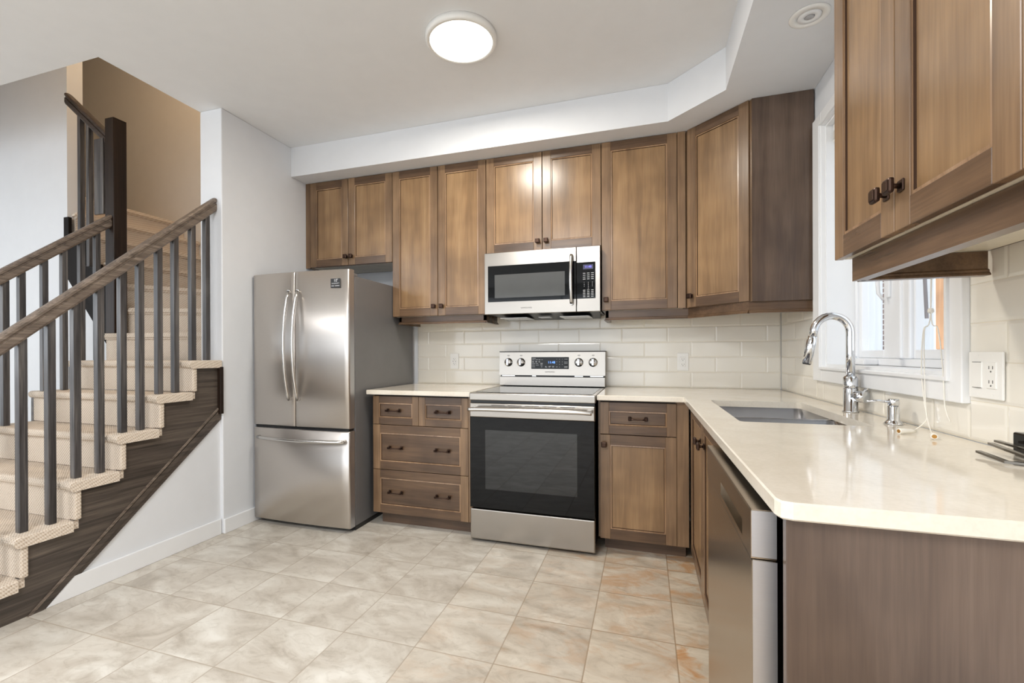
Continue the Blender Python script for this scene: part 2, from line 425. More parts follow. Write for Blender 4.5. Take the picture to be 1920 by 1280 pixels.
# room behind and to the left of the camera
b = B(); b.box(-6.1, -5.5, -8.1, -8, 0, CZ, 'paint').box(1.5, 2.1, -8.1, -8, 0, CZ, 'paint').box(-5.5, 1.5, -8.1, -8, 2.5, CZ, 'paint').box(-5.5, 1.5, -8.1, -8, 0, .2, 'paint'); struct('wall_front', b)
b = B(); b.box(-6.1, -6, -8, -7.2, 0, CZ, 'paint').box(-6.1, -6, -3.2, 0, 0, CZ, 'paint').box(-6.1, -6, -7.2, -3.2, 0, .55, 'paint').box(-6.1, -6, -7.2, -3.2, 2.45, CZ, 'paint'); struct('wall_left', b)
for nm, pts in (('unseen_window_2', ((-5.5, -8.08, .2), (1.5, -8.04, 2.5))), ('unseen_window_3', ((-6.08, -7.2, .55), (-6.04, -3.2, 2.45)))):  # unseen windows, sized to spread the added fill light
    (x0, y0, z0), (x1, y1, z1) = pts; b = B(); w = .06
    if nm == 'unseen_window_2':
        for xx in (x0, (2*x0+x1)/3, (x0+2*x1)/3, x1-w): b.box(xx, xx+w, y0, y1, z0, z1, 'vinyl')
        b.box(x0, x1, y0, y1, z0, z0+w, 'vinyl').box(x0, x1, y0, y1, z1-w, z1, 'vinyl')
    else:
        for yy in (y0, (y0+y1)/2, y1-w): b.box(x0, x1, yy, yy+w, z0, z1, 'vinyl')
        b.box(x0, x1, y0, y1, z0, z0+w, 'vinyl').box(x0, x1, y0, y1, z1-w, z1, 'vinyl')
    struct(nm, b)
# ceiling with the stairwell opening (x -4.6..-1.745, y -1.71..0)
b = B(); T2 = CZ+.3
b.box(-1.745, 2.1, -8.1, .15, CZ, T2, 'ceil').box(-6.1, -1.745, -8.1, -1.71, CZ, T2, 'ceil').box(-6.1, -5.6, -1.71, .15, CZ, T2, 'ceil')
struct('ceiling', b)
# stairwell walls going up to the next floor
struct('wall_stairwell_back', B().box(-6.1, -1.745, -.02, .15, 0, 5.3, 'paint_warm'))
struct('wall_stairwell_side', B().box(-1.745, -1.6, -1.71, .15, T2, 5.3, 'paint_warm'))
struct('wall_stairwell_front', B().box(-5.6, -1.6, -1.85, -1.71, T2, 5.3, 'paint'))
b = B(); b.box(-6.0, -3.175, -1.05, -.945, 0, 5.3, 'paint')
b.prism([(-3.175, -1.05, 0), (-2.62, -1.05, 0), (-2.62, -1.05, 1.12), (-3.175, -1.05, 1.78)], (0, .1, 0), 'paint'); struct('wall_stairwell_left', b)
struct('ceiling_stairwell', B().box(-6.1, -1.6, -1.85, .15, 5.3, 5.4, 'ceil'))
struct('wall_stairwell_end', B().box(-5.75, -5.6, -1.85, -.02, T2, 5.3, 'paint'))
# dropped soffit over the cabinets
b = B(); poly = [(-1.562, .003), (-1.562, -.506), (1.161, -.506), (1.433, -.759), (1.433, -8.0), (XR-.001, -8.0), (XR-.001, .003)]
b.prism([(x, y, SOF) for x, y in poly], (0, 0, CZ-SOF-.001), 'paint'); struct('trim_soffit', b)
# baseboards
b = B(); b.box(XL, XL+.014, -1.118, -.1, 0, .093, 'trim', .003); struct('baseboard_partition', b)
b = B(); b.prism([(-1.583, -2.04, 0), (-1.583, -1.125, 0), (-1.583, -1.125, .098), (-1.583, -1.93, .098)], (.014, 0, 0), 'trim', .002); struct('baseboard_understairs', b)

# tiled backsplash: every tile a bevelled cushion on the grout bed
def tiles(b, u0, u1, z0, z1, du, dz, uo, zo, put, holes=()):
    r = 0; z = zo
    while z < z1:
        za, zb = max(z, z0), min(z+dz, z1)
        u = uo + (du/2 if r % 2 else 0) - du*12
        while u < u1:
            ua, ub = max(u, u0), min(u+du, u1)
            cells = [(ua, ub, za, zb)]
            for (h0, h1, k0, k1) in holes:
                nc = []
                for (a0, a1, c0, c1) in cells:
                    if a1 <= h0 or a0 >= h1 or c1 <= k0 or c0 >= k1: nc.append((a0, a1, c0, c1)); continue
                    if a0 < h0: nc.append((a0, h0, c0, c1))
                    if a1 > h1: nc.append((h1, a1, c0, c1))
                    m0, m1 = max(a0, h0), min(a1, h1)
                    if c0 < k0: nc.append((m0, m1, c0, k0))
                    if c1 > k1: nc.append((m0, m1, k1, c1))
                cells = nc
            for (a0, a1, c0, c1) in cells:
                if a1-a0 > .008 and c1-c0 > .008:
                    g = .0011; e = min(.0075, (a1-a0)/3, (c1-c0)/3)
                    o = [(a0+g, c0+g), (a1-g, c0+g), (a1-g, c1-g), (a0+g, c1-g)]; q = [(a0+g+e, c0+g+e), (a1-g-e, c0+g+e), (a1-g-e, c1-g-e), (a0+g+e, c1-g-e)]
                    A = [b.bm.verts.new(put(x, y, .0028)) for x, y in o]; Q = [b.bm.verts.new(put(x, y, .0042)) for x, y in q]; Z = [b.bm.verts.new(put(x, y, .0015)) for x, y in o]
                    mi = b.mi('tile')
                    f = b.bm.faces.new(Q); f.material_index = mi
                    for k in range(4):
                        for s0, s1 in ((A, Q), (Z, A)):
                            f = b.bm.faces.new((s0[k], s0[(k+1) % 4], s1[(k+1) % 4], s1[k])); f.material_index = mi
            u += du
        z += dz; r += 1
DU, DZ = .3035, .1037
b = B(); b.box(-.745, XR-.006, -.0022, .0035, .9145, 1.44, 'grout')
tiles(b, -.745, XR-.006, .9145, 1.44, DU, DZ, 1.633, .918, lambda u, z, d: Vector((u, -.0-d, z)))
struct('trim_backsplash_back', b)
b = B(); b.box(XR-.0035, XR-.0005, -4.2, -.006, .9145, 1.46, 'grout') if False else None
CY0, CY1, CZ0, CZ1 = -1.824, -.655, 1.012, 2.33      # window casing, outer
for (y0, y1, z0, z1) in ((CY1, -.006, .9145, 1.46), (-4.2, CY0, .9145, 1.46), (CY0, CY1, .9145, CZ0)):
    b.box(XR-.0025, XR-.0002, y0, y1, z0, z1, 'grout')
tiles(b, .006, 4.2, .9145, 1.46, DU, DZ, .14, .918, lambda u, z, d: Vector((XR-.0005-d, -u, z)), [(-CY1, -CY0, CZ0, CZ1)])
struct('trim_backsplash_right', b)

# ------------------------------------------------------------------ kitchen window in the right wall
b = B(); w = .0
cas = thing('window_1', (XR, -1.26, CZ0), '', 'window'); del cas['label']; del cas['category']; cas['kind'] = 'structure'
b = B(); th = XR-.022
def frame_yz(b, y0, y1, z0, z1, wl, wr, wt, wb, x0, x1, m, bev=.003):
    b.box(x0, x1, y1-wr, y1, z0, z1, m, bev).box(x0, x1, y0, y0+wl, z0, z1, m, bev)
    b.box(x0, x1, y0+wl, y1-wr, z1-wt, z1, m, bev).box(x0, x1, y0+wl, y1-wr, z0, z0+wb, m, bev)
frame_yz(b, CY0, CY1, CZ0, CZ1, .067, .117, .068, .073, th, XR-.0005, 'trim')
frame_yz(b, CY0+.052, CY1-.10, CZ0+.058, CZ1-.053, .012, .012, .012, .012, th-.008, th+.001, 'trim', .002)
struct('window_casing', b, cas)
b = B()   # jamb liner / reveal
frame_yz(b, WY0-.001, WY1+.001, WZ0-.001, WZ1+.001, .012, .012, .012, .012, XR-.002, 2.09, 'trim', 0)
struct('window_reveal', b, cas)
FX0, FX1 = 1.985, 2.06
b = B(); y0, y1 = WY0+.012, WY1-.012; z0, z1 = WZ0+.012, WZ1-.012
frame_yz(b, y0, y1, z0, z1, .035, .02, .045, .03, FX0, FX1, 'vinyl', .004)
b.box(FX0-.004, FX1, -1.27, -1.148, z0+.03, z1-.045, 'vinyl', .006); b.box(FX0-.012, FX0, -1.222, -1.19, z0+.03, z1-.045, 'vinyl', .005)
struct('window_frame', b, cas)
for k, (ya, yb) in enumerate(((-1.148, y1-.02), (y0+.035, -1.27))):
    b = B(); wl, wr = (.105, .03) if k == 0 else (.03, .012)
    frame_yz(b, ya, yb, z0+.03, z1-.045, wl, wr, .05, .035, FX0+.008, FX1-.015, 'vinyl', .005)
    s = struct('window_sash', b, cas)
    g = B(); g.box(FX0+.034, FX0+.038, ya+wl-.006, yb-wr+.006, z0+.065-.006, z1-.095+.006, 'glass'); struct('window_pane', g, s)
    if k == 0:
        h = B(); h.box(FX0-.002, FX0+.008, -1.108, -1.088, 1.38, 1.53, 'vinyl', .003)
        h.tube([(FX0+.002, -1.098, 1.50), (FX0-.022, -1.096, 1.495), (FX0-.03, -1.085, 1.45), (FX0-.026, -1.082, 1.40), (FX0-.012, -1.09, 1.37)], [.006, .007, .008, .007, .005], 'vinyl', 8)
        struct('sash_lock', h, s)
h = B(); h.box(FX0-.055, FX0+.002, -1.02, -.86, WZ0+.0125, WZ0+.04, 'vinyl', .008); h.tube([(FX0-.04, -.9, WZ0+.045), (FX0-.05, -.88, WZ0+.055), (FX0-.05, -.84, WZ0+.075)], .007, 'vinyl', 8)
struct('crank_handle', h, cas)

# raised mini blind at the head of the opening, with wand and pull cords
bl = thing('window_blind', (1.92, -1.26, WZ1-.08), 'white mini blind raised to the top of the kitchen window', 'blind')
b = B(); b.box(1.895, 1.925, WY0+.02, WY1-.02, WZ1-.045, WZ1-.0125, 'plastic', .004); obj('head_rail', b, bl)
b = B()
for k in range(7): b.box(1.893, 1.927, WY0+.022, WY1-.022, WZ1-.052-.0055*k, WZ1-.049-.0055*k, 'plastic')
b.box(1.893, 1.927, WY0+.022, WY1-.022, WZ1-.1, WZ1-.088, 'plastic', .003); obj('slat_stack', b, bl)
b = B(); b.tube([(1.888, -1.52, 2.2), (1.892, -1.535, 1.75), (1.9, -1.556, 1.262)], .0055, 'wandplastic', 8); obj('tilt_wand', b, bl)
def smooth_path(p, n=6):
    p = [Vector(q) for q in p]; out = []
    for i in range(len(p)-1):
        a, b_, c, d = p[max(i-1, 0)], p[i], p[i+1], p[min(i+2, len(p)-1)]
        for k in range(n):
            t = k/n; out.append(.5*((2*b_)+(c-a)*t+(2*a-5*b_+4*c-d)*t*t+(3*b_-a-3*c+d)*t**3))
    out.append(p[-1]); return out
kn = (1.885, -1.61, 1.283)
cords = [[(1.892, -1.60, 2.2), (1.89, -1.603, 1.7), kn, (1.856, -1.632, 1.22), (1.847, -1.64, 1.1), (1.842, -1.665, 1.0), (1.836, -1.69, .95), (1.80, -1.70, .9165), (1.77, -1.745, .9205)],
         [(1.893, -1.604, 2.2), (1.891, -1.607, 1.7), kn, (1.85, -1.65, 1.22), (1.843, -1.665, 1.08), (1.84, -1.68, .97), (1.815, -1.76, .9168), (1.79, -1.815, .922)],
         [(1.894, -1.608, 2.2), (1.892, -1.611, 1.7), kn, (1.852, -1.715, 1.22), (1.846, -1.75, 1.1), (1.843, -1.765, 1.0), (1.85, -1.775, .955)]]
for c in cords:
    b = B(); b.tube(smooth_path(c), .0016, 'cord', 6); obj('pull_cord', b, bl)
b = B(); b.lathe(kn, [(.002, -.009), (.008, -.005), (.009, 0), (.007, .006), (.002, .009)], 'cord', 10); obj('cord_knot', b, bl)
for (p, d) in (((1.768, -1.757, .9225), Vector((-.035, -.012, 0))), ((1.788, -1.82, .9235), Vector((-.012, -.034, 0)))):
    p = Vector(p); b = B(); b.tube([p+d*-.35, p, p+d*.5, p+d*.95, p+d], [.0045, .0062, .0072, .0082, .0076], 'cord', 12)
    t = obj('cord_tassel', b, bl)
    b = B(); b.tube([p+d*1.0, p+d*1.03], [.0055, .0052], 'brass', 10); obj('tassel_knot', b, t)

# neighbour's house seen through the panes
b = B(); b.box(3.6, 3.8, 2.45, 9.0, -.5, 6, 'brick'); tag(obj('brick_house', b), 'pale brick house wall seen through the left kitchen window pane', 'house')
b = B(); b.box(2.98, 3.1, .2, .64, 1.17, 4.5, 'orange', .01); tag(obj('cedar_post', b), 'orange cedar boarded pier seen through the right window pane', 'post')
b = B(); b.box(2.5, 4.4, -2.0, 2.44, .3, 1.165, 'snow', .06, 3).box(2.5, 3.59, 2.4, 9, .3, 1.18, 'snow', .06, 3)
o = obj('snow', b); o['kind'] = 'stuff'; o['label'] = 'white snow lying outside below the kitchen window'; o['category'] = 'snow'

# ------------------------------------------------------------------ cabinet pieces
def door_mesh(w, h, st=.057, rail_m='cab_h', panel_m='cab_p', t=.02, flat=.007, stile_m='cab_v'):
    """local: x 0..w, z 0..h, front face at y=0, body behind (y>0)"""
    b = B(); e = .0012
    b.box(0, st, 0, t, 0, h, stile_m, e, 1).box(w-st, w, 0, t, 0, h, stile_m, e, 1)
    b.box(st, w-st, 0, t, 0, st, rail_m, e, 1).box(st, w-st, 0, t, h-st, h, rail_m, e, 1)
    bw = .011
    a = [(st, st), (w-st, st), (w-st, h-st), (st, h-st)]; bk = bw*.68; c = [(st+bk, st+bk), (w-st-bk, st+bk), (w-st-bk, h-st-bk), (st+bk, h-st-bk)]
    q = [(st+bw, st+bw), (w-st-bw, st+bw), (w-st-bw, h-st-bw), (st+bw, h-st-bw)]
    V = [[b.bm.verts.new((x, y, z)) for x, z in s] for s, y in ((a, .0035), (c, .0025), (q, flat+.002))]
    i = b.mi('cab_edge_highlight')
    gi = b.mi('glaze_shade')
    for s0, s1, ii in ((V[0], V[1], i), (V[1], V[2], gi)):
        for k in range(4): f = b.bm.faces.new((s0[k], s0[(k+1) % 4], s1[(k+1) % 4], s1[k])); f.material_index = ii
    b.box(st+bw*.9, w-st-bw*.9, flat, t-.002, st+bw*.9, h-st-bw*.9, panel_m)
    return b
def knob_mesh():
    b = B(); s = .0155
    b.box(-.012, .012, -.004, .0, -.012, .012, 'bronze', .0015, 1)
    b.lathe((0, 0, 0), [(.0065, .003), (.005, .012), (.0075, .019)], 'bronze', 12, 'y')
    b.box(-s, s, -.029, -.018, -s, s, 'bronze', .004, 2); b.box(-s*.68, s*.68, -.031, -.028, -s*.68, s*.68, 'bronze', .001, 1)
    return b
def pull_mesh(L=.088):
    b = B()
    for sx in (-1, 1):
        x = sx*L/2; b.box(x-.009, x+.009, -.004, 0, -.012, .012, 'bronze', .002, 1); b.box(x-.005, x+.005, -.024, -.003, -.005, .005, 'bronze', .001, 1)
        b.box(x-.007, x+.007, -.03, -.021, -.007, .007, 'bronze', .002, 1)
    b.tube([(-L/2, -.026, 0), (-L/4, -.027, -.001), (0, -.027, -.0015), (L/4, -.027, -.001), (L/2, -.026, 0)], [.005, .0038, .0033, .0038, .005], 'bronze', 8)
    return b
def door(parent, F, x, z, w, h, knob=None, **kw):
    """F: frame matrix of the cabinet face; x,z lower-left corner on the face"""
    X = F @ T(x, 0, z); d = obj('door', door_mesh(w, h, **kw), parent, X)
    if knob: obj('knob', knob_mesh(), d, X @ T(knob[0]-x, 0, knob[1]-z))
    return d
def drawer(parent, F, x, z, w, h, pulls, st=.05):
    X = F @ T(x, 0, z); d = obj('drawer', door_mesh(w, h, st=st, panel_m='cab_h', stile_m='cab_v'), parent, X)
    for p in pulls: obj('pull_handle', pull_mesh(), d, X @ T(p-x, 0, h/2))
    return d
def valance(parent, pts, z0, z1, m, t=.018):
    """moulded light rail following plan points"""
    b = B()
    for (ax, ay), (bx, by) in zip(pts, pts[1:]):
        d = Vector((bx-ax, by-ay, 0)); L = d.length; d.normalize(); n = Vector((d.y, -d.x, 0))
        prof = [(0, z1), (0, z0+.018), (.006, z0+.014), (.006, z0+.009), (.011, z0+.004), (.011, z0), (-t, z0), (-t, z1)]
        rings = []
        for p in (Vector((ax, ay, 0)), Vector((bx, by, 0))):
            rings.append([b.bm.verts.new(p+n*o+Vector((0, 0, z))) for o, z in prof])
        i = b.mi(m); k = len(prof)
        for j in range(k):
            f = b.bm.faces.new((rings[0][j], rings[0][(j+1) % k], rings[1][(j+1) % k], rings[1][j])); f.material_index = i
        for r in rings: f = b.bm.faces.new(r); f.material_index = i
    return obj('light_rail', b, parent)

YU, UT, UB, UM, UO = -.351, SOF-.001, 1.430, 1.851, 1.8425
g = .0024
def upper(name_label, x0, x1, z0, z1, doors, rail=None, kz=None, under='cab_under'):
    t = thing('upper_cabinet', ((x0+x1)/2, -.16, z0), name_label, 'cabinet', 'brown shaker wall cabinets')
    b = B(); b.box(x0+.0005, x1-.0005, YU+.021, -.007, z0+.0005, z1, 'cab_v').box(x0+.004, x1-.004, YU+.0205, YU+.0215, z0+.004, z1-.004, 'reveal')
    b.box(x0+.018, x1-.018, YU+.03, -.02, z0-.0005, z0+.002, under); obj('cabinet_box', b, t)
    F = T(0, YU, 0)
    for (a, c, kx) in doors:
        door(t, F, a+g, z0+g, c-a-2*g, z1-z0-2*g, (kx, z0+kz) if kx is not None else None)
    return t
t = upper('wide shallow brown wall cabinet with two doors over the fridge', -1.5185, -.7745, UO, UT, ((-1.517, -1.162, -1.178), (-1.162, -.774, -1.131)), kz=.068)
b = B(); b.box(-1.5622, -1.519, YU+.004, -.007, UO, UT, 'cab_v', .001, 1); obj('filler_strip', b, t)
t = upper('tall brown wall cabinet with two narrow doors between fridge and microwave', -.774, -.0305, UB, UT, ((-.774, -.402, -.43), (-.402, -.03, -.368)), kz=.068)
valance(t, [(-.735, -.012), (-.735, YU+.035), (-.045, YU+.035), (-.045, -.05)], 1.374, UB, 'cab_h')
t = upper('amber brown wall cabinet with two doors directly above the microwave', -.0295, .7605, UM, UT, ((-.03, .371, .342), (.371, .761, .4)), kz=.06)
t = upper('tall brown wall cabinet with single door right of the microwave', .7615, 1.2715, UB, UT, ((.761, 1.222, .791),), kz=.068)
b = B(); b.box(1.223, 1.269, YU+.002, YU+.02, UB+.001, UT, 'cab_v', .001, 1); obj('filler_strip', b, t)
valance(t, [(.785, -.05), (.785, YU+.035), (1.285, YU+.035)], 1.367, UB, 'cab_h')

# diagonal corner cabinet
DX0, DY0, DX1, DY1 = 1.2725, YU, 1.570, -.623
t = thing('corner_upper_cabinet', (1.6, -.3, UB), 'diagonal brown corner wall cabinet with one door beside the window', 'cabinet', 'brown shaker wall cabinets')
dv = Vector((DX1-DX0, DY1-DY0, 0)); DL = dv.length; dn = dv.normalized(); ang = math.degrees(math.atan2(dv.y, dv.x))
nb = Vector((-dn.y, dn.x, 0))   # into the cabinet
p0 = Vector((DX0, DY0, 0))+nb*.021; p1 = Vector((DX1, DY1, 0))+nb*.012
b = B(); b.prism([(1.2725, -.007, UB+.0005), (1.2725, p0.y, UB+.0005), (p1.x, p1.y, UB+.0005), (p1.x, DY1, UB+.0005), (XR-.007, DY1, UB+.0005), (XR-.007, -.007, UB+.0005)], (0, 0, UT-UB-.001), 'cab_v')
obj('cabinet_box', b, t)
b = B(); b.box(p1.x+.001, XR-.0065, DY1-.006, DY1-.0003, UB-.002, UT, 'cab_panel', .001, 1); obj('side_panel', b, t)
F = T(DX0, DY0, 0) @ RZ(ang)
door(t, F, .008, UB+g, DL-.016, UT-UB-.003, (.035, UB+.068))
q0 = Vector((1.285, YU+.035, 0)); q1 = Vector((DX1-.005, DY1+.014, 0))
valance(t, [(q0.x, q0.y), (q1.x, q1.y), (XR-.008, DY1+.014)], 1.367, UB, 'cab_h')

# upper cabinet on the right wall, near the camera
QX, QY0, QY1, QY2, QZ = 1.53, -1.902, -2.226, -2.572, 1.409
t = thing('upper_cabinet', (1.7, -2.25, QZ), 'large near brown wall cabinet right of the window with two doors', 'cabinet', 'brown shaker wall cabinets')
b = B(); b.box(QX+.021, XR-.007, QY2-.34, QY0-.001, QZ+.001, UT, 'cab_v').box(QX+.0205, QX+.0215, QY2-.336, QY0-.005, QZ+.005, UT-.004, 'reveal').box(QX+.0225, XR-.02, QY2-.33, QY0-.004, QZ-.001, QZ+.002, 'cab_under')
obj('cabinet_box', b, t)
F = T(QX, QY0, 0) @ RZ(-90)       # local x runs towards the camera (-y), front faces -x
l1, l2 = QY0-QY1, QY0-QY2
door(t, F, g, QZ-.002, l1-2*g, UT-QZ, (l1-.03, QZ+.085)); door(t, F, l1+g, QZ-.002, l2-l1-2*g, UT-QZ, (l1+.03, QZ+.085))
b = B(); b.box(QX-.001, QX+.02, QY2-.34, QY2-.002, QZ-.002, UT, 'cab_v', .001, 1); obj('filler_strip', b, t)
valance(t, [(XR-.02, QY0-.022), (QX+.052, QY0-.022), (QX+.052, QY2-.33)][::-1], 1.345, QZ-.002, 'cab_hy')

# ------------------------------------------------------------------ base cabinets
YC, BT, BB = -.6875, .8735, .0865
def base_box(b, x0, x1, y0, y1, ytk, m='cab_v'):
    b.box(x0, x1, y0, y1, BB, .884, m)
    b.box(x0+.03, x1, ytk, y1, 0, BB, 'toe')
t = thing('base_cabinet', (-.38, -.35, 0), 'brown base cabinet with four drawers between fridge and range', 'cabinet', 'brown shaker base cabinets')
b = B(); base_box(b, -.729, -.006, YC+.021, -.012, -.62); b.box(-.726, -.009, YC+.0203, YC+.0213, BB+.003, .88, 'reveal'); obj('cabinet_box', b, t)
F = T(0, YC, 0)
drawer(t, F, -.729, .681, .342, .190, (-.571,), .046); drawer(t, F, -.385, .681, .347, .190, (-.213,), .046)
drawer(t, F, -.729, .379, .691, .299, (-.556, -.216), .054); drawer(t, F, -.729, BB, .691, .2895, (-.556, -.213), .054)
b = B(); b.box(-.037, -.006, YC+.002, YC+.02, BB, .883, 'cab_v', .001, 1); obj('filler_strip', b, t)
t = thing('base_cabinet', (1.0, -.35, 0), 'brown base cabinet with one drawer over one door right of the range', 'cabinet', 'brown shaker base cabinets')
b = B(); base_box(b, .768, 1.245, YC+.021, -.012, -.60); b.box(.78, 1.19, YC+.0203, YC+.0213, BB+.003, .88, 'reveal'); obj('cabinet_box', b, t)
drawer(t, F, .7795, .689, .4135, .183, (.989,), .05)
door(t, F, .7795, BB, .4135, .5985, (.803, .63))
b = B(); b.box(1.195, 1.256, YC+.001, YC+.02, BB, .883, 'cab_v', .001, 1); obj('filler_strip', b, t)
# sink cabinet
SX = 1.262
t = thing('sink_cabinet', (1.55, -1.3, 0), 'brown sink base cabinet with two doors between corner and dishwasher', 'cabinet', 'brown shaker base cabinets')
b = B(); b.box(SX+.021, XR-.012, -.712, -.655, BB, .884, 'cab_v').box(SX+.021, XR-.012, -1.858, -1.70, BB, .884, 'cab_v').box(SX+.021, SX+.036, -1.70, -.712, BB, .884, 'cab_v').box(SX+.021, XR-.012, -1.70, -.712, BB, BB+.018, 'cab_v')
b.box(1.33, XR-.012, -1.858, -.60, 0, BB, 'toe').box(SX+.0203, SX+.0213, -1.856, -.73, BB+.003, .88, 'reveal'); obj('cabinet_box', b, t)
F = T(SX, -.715, 0) @ RZ(-90)
door(t, F, .01, BB, .518, BT-BB, (.475, .762)); door(t, F, .531, BB, .61, BT-BB, (.60, .762))

# end panel of the sink run
b = B(); b.box(1.246, XR-.008, -2.552, -2.532, 0, .884, 'cab_panel', .0015, 1)
tag(obj('end_panel', b), 'dark brown wooden end panel under the near counter end', 'panel')

# ------------------------------------------------------------------ countertops
CT0, CT1 = .8845, .914
b = B(); b.prism([(-.752, -.734, CT0), (-.006, -.734, CT0), (-.006, -.007, CT0), (-.752, -.007, CT0)], (0, 0, CT1-CT0), 'quartz', .003)
tag(obj('countertop', b), 'short cream quartz countertop between the fridge and the range', 'countertop', 'cream quartz countertops')
def counter_L():
    b = B(); i = b.mi('quartz')
    out = [(.766, -.007), (.766, -.728), (1.2275, -.728), (1.2305, -2.545), (1.236, -2.562), (1.252, -2.568), (XR-.008, -2.568), (XR-.008, -.007)]
    hole = [(1.343, -.86), (1.343, -1.622), (1.736, -1.622), (1.736, -.86)]
    rr = .02; H = []
    cs = [(1.343+rr, -.86-rr, 90), (1.343+rr, -1.622+rr, 180), (1.736-rr, -1.622+rr, 270), (1.736-rr, -.86-rr, 0)]
    for cx, cy, a in cs:
        for k in range(5): q = R(a+k*22.5); H.append((cx+rr*math.cos(q), cy+rr*math.sin(q)))
    def loop(pts, z): return [b.bm.verts.new((x, y, z)) for x, y in pts]
    def inset(pts, d):
        n = len(pts); r = []
        for k in range(n):
            p, c, q = Vector(pts[k-1]), Vector(pts[k]), Vector(pts[(k+1) % n])
            e1 = (c-p).normalized(); e2 = (q-c).normalized(); n1 = Vector((-e1.y, e1.x)); n2 = Vector((-e2.y, e2.x)); m = (n1+n2).normalized()
            r.append(tuple(c+m*(d/max(.3, m.dot(n1)))))
        return r
    e = .003
    lo, l1, l2, l3, lt = loop(inset(out, e), CT0), loop(out, CT0+e), loop(out, CT1-e), None, loop(inset(out, e), CT1)
    hb, ht = loop(H, CT0), loop(H, CT1)
    def skin(a, c):
        n = len(a)
        for k in range(n): f = b.bm.faces.new((a[k], a[(k+1) % n], c[(k+1) % n], c[k])); f.material_index = i
    skin(lo, l1); skin(l1, l2); skin(l2, lt); skin(hb, ht)
    for a, h in ((lt, ht), (lo, hb)):
        es = []
        for lp in (a, h):
            for k in range(len(lp)): es.append(b.bm.edges.get((lp[k], lp[(k+1) % len(lp)])) or b.bm.edges.new((lp[k], lp[(k+1) % len(lp)])))
        r = bmesh.ops.triangle_fill(b.bm, use_beauty=True, use_dissolve=False, edges=es)
        for f in r['geom']:
            if isinstance(f, bmesh.types.BMFace): f.material_index = i
    return b
tag(obj('countertop', counter_L()), 'long L-shaped cream quartz countertop with the sink cut-out', 'countertop', 'cream quartz countertops')

# sink
sk = thing('sink', (1.54, -1.24, .68), 'double bowl stainless undermount sink in the cream counter', 'sink')
def bowl(y0, y1, x0=1.339, x1=1.74, z1=.8835, z0=.70):
    b = B(); i = b.mi('sinksteel'); rr = .03
    def rect(x0, x1, y0, y1, z, r):
        v = []
        for cx, cy, a in ((x1-r, y1-r, 0), (x0+r, y1-r, 90), (x0+r, y0+r, 180), (x1-r, y0+r, 270)):
            for k in range(5): q = R(a+k*22.5); v.append(b.bm.verts.new((cx+r*math.cos(q), cy+r*math.sin(q), z)))
        return v
    L = [rect(x0, x1, y0, y1, z1-.001, rr), rect(x0, x1, y0, y1, z1, rr), rect(x0+.004, x1-.004, y0+.004, y1-.004, z1, rr), rect(x0+.008, x1-.008, y0+.006, y1-.006, z0+.02, rr), rect(x0+.025, x1-.025, y0+.022, y1-.022, z0, rr)]
    for a, c in zip(L, L[1:]):
        for k in range(20): f = b.bm.faces.new((a[k], a[(k+1) % 20], c[(k+1) % 20], c[k])); f.material_index = i; f.smooth = True
    f = b.bm.faces.new(L[-1]); f.material_index = i
    o = obj('bowl', b, sk)
    m = o.modifiers.new('wall', 'SOLIDIFY'); m.thickness = .0015; m.offset = 1
    d = B(); c = ((x0+x1)/2+.04, (y0+y1)/2, z0+.0015); d.lathe(c, [(.045, 0), (.045, .002), (.038, .002), (.03, -.001), (.001, -.001)], 'chrome', 24); obj('drain', d, o)
bowl(-1.262, -.856); bowl(-1.626, -1.282)
b = B(); b.box(1.346, 1.733, -1.2825, -1.2615, .845, .878, 'sinksteel', .006, 2); obj('divider', b, sk)

# faucet: gooseneck pull-down
fc = thing('faucet', (1.811, -1.22, .914), 'chrome gooseneck kitchen faucet with side lever behind the sink', 'faucet')
X0, Y0 = 1.811, -1.22
b = B(); b.lathe((X0, Y0, .9145), [(.027, 0), (.027, .004), (.0245, .006), (.0245, .092), (.0235, .095)], 'chrome', 32); obj('base', b, fc)
b = B(); b.lathe((X0, Y0, 1.01), [(.0235, 0), (.0245, .003), (.0245, .042), (.0185, .048), (.016, .05)], 'chrome', 32)
pts = [(X0, Y0, 1.055), (X0, Y0, 1.15), (X0, Y0, 1.232)]
for k in range(1, 14):
    q = R(180/13*k*.93); pts.append((X0-.063*(1-math.cos(q)), Y0, 1.232+.068*math.sin(q)))
end = Vector(pts[-1]); d = (Vector((1.668, Y0, 1.15))-end).normalized(); pts.append(tuple(end+d*.03))
b.tube(pts, .0152, 'chrome', 20); obj('spout', b, fc)
b = B(); e0 = Vector(pts[-1]); e1 = Vector((1.659, Y0, 1.108)); b.tube([e0, e0+(e1-e0)*.1, e0+(e1-e0)*.15, e1], [.0155, .0155, .0175, .0185], 'chrome', 20)
b.tube([e1, e1+(e1-e0).normalized()*.004], [.015, .014], 'black', 16); obj('spray_head', b, fc)
b = B(); b.tube([(X0+.008, Y0-.01, .979), (X0+.036, Y0-.045, .979)], .0225, 'chrome', 28); hb = obj('handle', b, fc)
b = B(); b.tube([(X0+.032, Y0-.032, .995), (X0+.078, Y0-.034, 1.062)], [.0068, .006], 'satin', 12); obj('lever', b, hb)
